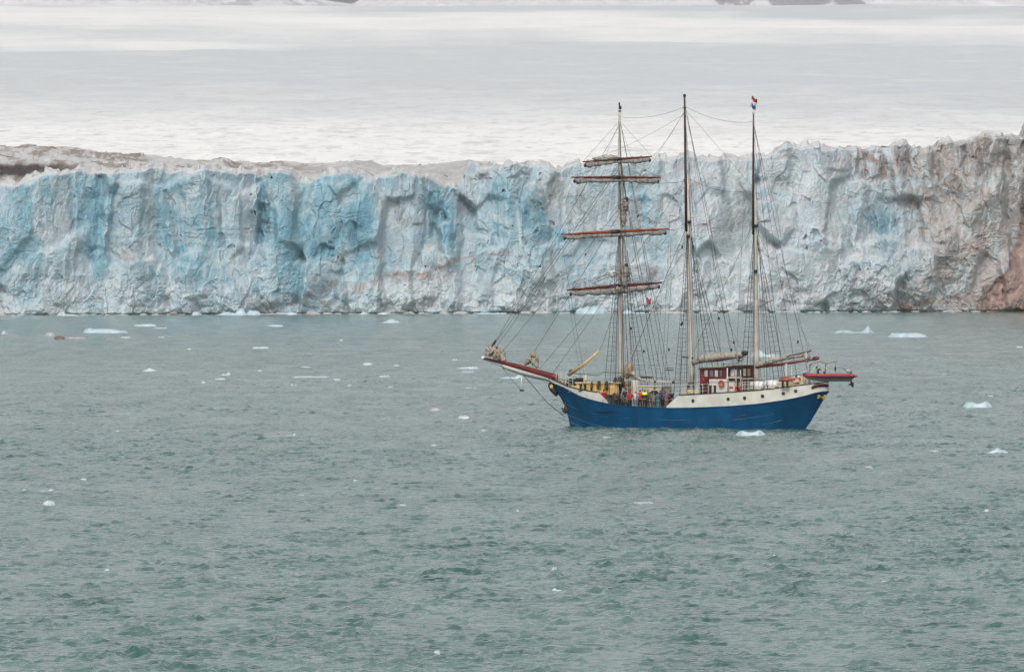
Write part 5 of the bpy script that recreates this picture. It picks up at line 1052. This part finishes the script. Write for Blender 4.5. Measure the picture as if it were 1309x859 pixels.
FL = [
 (5.5, 427, 9, 5, "peak", M_FW, "small white ice lump touching the left edge of the picture below the cliff"),
 (64, 430, 15, 5.5, "dome", M_FG, "pale grey rounded ice dome beside the small brown ice lump"),
 (76, 433.5, 15, 4.5, "dome", M_FD, "dark brown dirty ice lump in front of the pale grey dome"),
 (97, 433, 22, 2.5, "flat", M_FG, "low grey ice sheet just right of the dark brown lump"),
 (133, 425.5, 53, 6, "slab", M_FB, "long pale blue ice slab, largest of the floes at the far left"),
 (184, 417.2, 27, 3.5, "slab", M_FB, "flat pale blue floe beyond the long blue slab on the left"),
 (205, 420, 15, 1.6, "flat", M_FW, "thin white sliver just below the flat pale blue floe on the left"),
 (161, 432, 13, 1.8, "flat", M_FW, "thin white sliver just below the right end of the long blue slab"),
 (206, 431.8, 9, 1.6, "flat", M_FW, "tiny white sliver right of the long blue slab"),
 (242, 447, 6, 1.8, "dome", M_FW, "tiny white speck of ice alone between the long slab and the narrow white floe"),
 (334, 445.5, 24, 3, "flat", M_FW, "narrow white floe alone in the open water left of centre"),
 (188.5, 474.5, 27, 4, "peak", M_FW, "white floe with a low pointed middle, left part of the water"),
 (288.5, 480, 14, 5, "right", M_FW, "small white lump sloping up to the right, topmost of three close pieces"),
 (282, 485.3, 15, 2.4, "flat", M_FW, "thin white piece under the small sloping lump"),
 (259.5, 490, 6.5, 3, "dome", M_FW, "tiny white lump left of the two close pieces"),
 (498, 412.8, 28, 5, "peak", M_FB, "pale blue pointed floe close to the cliff in the middle of the picture"),
 (353, 417.3, 19, 2.4, "flat", M_FB, "flat bluish floe close to the cliff left of centre"),
 (436, 435.5, 4, 2, "dome", M_FW, "tiny white dot of ice far out between the flat bluish floe and the pointed floe"),
 (470.5, 466.5, 13, 3.2, "dome", M_FW, "low white mound of ice in mid water left of the bowsprit"),
 (506.6, 467.5, 9, 1.6, "flat", M_FW, "thin white fleck just right of the low white mound"),
 (392, 470, 15, 2.4, "slab", M_FG, "greyish low floe above the long thin white strip"),
 (396, 482.7, 50, 2.4, "flat", M_FW, "long thin white strip of ice in mid water"),
 (431, 486, 9, 2.2, "flat", M_FW, "small white piece below the right end of the long strip"),
 (491.5, 482, 14, 2.4, "flat", M_FW, "flat white piece right of the long strip"),
 (446, 493.3, 9, 3.4, "right", M_FW, "tiny split white piece below the long strip, right one"),
 (376, 493, 12, 2.4, "left", M_FW, "tiny white piece below the long strip, left one"),
 (581, 460.5, 8, 1.8, "flat", M_FW, "white fleck of ice up and left of the bowsprit tip floe"),
 (599.5, 471.5, 27, 3.2, "slab", M_FW, "flat white floe just left of the bowsprit tip"),
 (599, 476, 20, 1.4, "flat", M_FW, "faint thin white streak of ice under the flat floe at the bowsprit tip"),
 (655, 484, 33, 5, "right", M_FB, "pale blue floe behind the bowsprit"),
 (332, 474.5, 5, 2, "dome", M_FW, "tiny white dot right of the three close pieces"),
 (499, 495, 8, 1.6, "flat", M_FW, "small white fleck below the flat white piece near centre"),
 (602, 496, 15, 1.2, "flat", M_FW, "faint thin streak of ice under the bowsprit to the left"),
 (1093, 425.5, 60, 9, "spire", M_FB, "long bluish floe with a small spire at its right end"),
 (1160.5, 431, 50, 6, "slab", M_FB, "long flat pale blue floe, right of the floe with the spire"),
 (980, 456.5, 47, 10, "left", M_FB, "large bluish floe seen behind the rear mast"),
 (1303, 444.5, 8, 1.8, "flat", M_FW, "tiny white fleck at the right edge of the picture"),
 (1209, 479.3, 11, 1.6, "flat", M_FW, "faint white fleck right of the red inflatable boat"),
 (1266, 507, 10, 1.8, "flat", M_FW, "faint white fleck above the two humped floe at the far right"),
 (556, 525.5, 16, 4.6, "dome", M_FG, "low grey white mound left of the ship's bow, farther of a pair"),
 (593.5, 535.5, 17, 5, "dome", M_FW, "bright white rounded lump left of the ship's bow"),
 (619, 550.8, 9, 2, "flat", M_FW, "small white fleck below the bright rounded lump"),
 (556, 570, 11, 2.4, "flat", M_FW, "small white sliver in the water below the pair of mounds"),
 (373, 557.5, 14, 4, "right", M_FW, "small white piece beside a tiny reddish lump"),
 (355.5, 556, 5, 2.2, "dome", M_FD, "tiny dark reddish lump beside a small white piece"),
 (456, 614.3, 9, 1.6, "flat", M_FW, "thin white fleck in lower mid water left of centre"),
 (514, 646, 12, 2, "flat", M_FW, "thin white fleck in lower water, below the left of the bow"),
 (385, 633, 9, 2, "flat", M_FW, "white fleck in lower water left of centre"),
 (661.5, 653.5, 5, 3.5, "peak", M_FW, "tiny upright white chip below the ship's bow"),
 (59, 627.8, 25, 3.6, "right", M_FW, "long low white piece at the left, above a rounded lump"),
 (31, 627, 5, 2.6, "dome", M_FW, "tiny white chip at the far left beside the long low piece"),
 (62, 646, 16, 7, "dome", M_FW, "rounded white lump at the far left of the lower water"),
 (276, 522.8, 6.5, 1.8, "flat", M_FW, "tiny white sliver in mid water below the three close pieces"),
 (152.5, 552, 20, 2.4, "peak", M_FW, "narrow white sliver in left mid water"),
 (107, 613.3, 9, 2.4, "dome", M_FW, "small white bit above and right of the long low piece at the left"),
 (137, 729, 6, 2.6, "dome", M_FW, "tiny white bit alone in the lower left water"),
 (959, 556.6, 43, 7, "double", M_FB, "white blue floe with two humps lying before the ship's hull"),
 (1250, 521, 36, 8.5, "double", M_FB, "pale blue floe with two humps at the far right"),
 (1273, 579, 33, 7, "peak", M_FB, "pale pointed floe at the far right, below the two humped one"),
 (1194, 577.6, 12, 3, "dome", M_FG, "small grey white mound left of the pale pointed floe"),
 (1111, 598.8, 9, 4, "dome", M_FG, "small grey white lump below the ship's stern"),
 (1261.5, 653.5, 6, 3, "dome", M_FW, "tiny white bit in the lower right water"),
 (703, 729.5, 24, 6, "right", M_FW, "white piece with a raised right end, upper of two close pieces below the ship"),
 (712, 754.7, 15, 4, "left", M_FW, "small white piece, lower of two close pieces below the ship"),
 (558.5, 836, 10, 5.5, "dome", M_FW, "white lump near the bottom edge of the picture"),
 (1132, 745, 13, 4, "dome", M_FG, "grey white mound in the lower right water"),
 (1163.5, 693.3, 6, 4, "left", M_FW, "tiny white chip above the grey white mound in the lower right"),
 (823, 643.6, 28, 3, "flat", M_FG, "long thin greyish sheet of ice below the ship's hull"),
 (1080, 792.3, 6, 2, "dome", M_FW, "tiny white fleck near the bottom right"),
 (990, 710, 4, 2, "dome", M_FW, "tiny white dot in the lower water under the rear mast"),
 (776, 559.6, 13, 2.4, "slab", M_FG, "small grey sliver just under the ship's waterline near the bow"),
]
for i, f in enumerate(FL): floe(*f, 900 + i * 7)
# blocks aground along the foot of the cliff
def foot(px, w, h, kind, m, label, i): floe(px, 403.6 - 5 * px / 1309 + .35, w, h, kind, m, label, 2000 + i * 11, "ice blocks at the foot of the cliff")
for i, f in enumerate([(297, 42, 9, "right", M_FB, "large pale blue ice block at the foot of the cliff, left part"), (323, 22, 6, "dome", M_FB, "smaller pale blue block right beside the large one at the cliff foot"), (372, 14, 4, "dome", M_FB, "small bluish block at the cliff foot below the blue cave"),
    (464, 13, 4.5, "peak", M_FW, "small white pointed block at the cliff foot left of centre"), (489, 12, 3, "dome", M_FW, "low white block at the cliff foot just right of the pointed one"), (630, 42, 2.5, "flat", M_FB, "long low strip of ice at the cliff foot left of the masts"), (757, 40, 10, "dome", M_FB, "rounded light blue block at the cliff foot left of the front mast"),
    (812, 42, 4.5, "left", M_FB, "low light blue block at the cliff foot between front and middle mast"), (862, 30, 4, "slab", M_FG, "low grey white block at the cliff foot left of the middle mast"), (906, 26, 2.6, "flat", M_FG, "low grey strip at the cliff foot right of the middle mast"), (222, 9, 3, "dome", M_FD, "small dark brown lump at the cliff foot left of the large blue block"),
    (86, 30, 5, "left", M_FW, "white jumbled block at the cliff foot on the far left"), (250, 12, 4.5, "dome", M_FW, "small white block at the cliff foot between brown lump and large blue block")]): foot(*f, i)
# brash: a fringe of small crushed ice along the foot of the cliff
r_ = random.Random(77); mb = MB()
for i in range(230):
    px = r_.uniform(-60, 1000) if r_.random() < .85 else r_.uniform(1000, 1360); Y = Ycliff(px) - r_.uniform(8, 30); k = Y / F; s_ = r_.choice((.25, .3, .4, .6, 1.0)) * r_.uniform(.7, 1.3)
    c = (k * (px - CX), Y, 0)
    mb.ell(c, (s_ * r_.uniform(1.2, 3.2), s_ * 1.6, s_ * r_.uniform(.4, .9)), 7, 4, lambda x_, y_, z_: (x_ + r_.uniform(-.2, .2) * s_, y_, z_ + r_.uniform(-.15, .15) * s_))
tag(mb.build("brash_ice", M_FG), "fringe of small crushed ice along the foot of the cliff", "brash ice", kind="stuff")
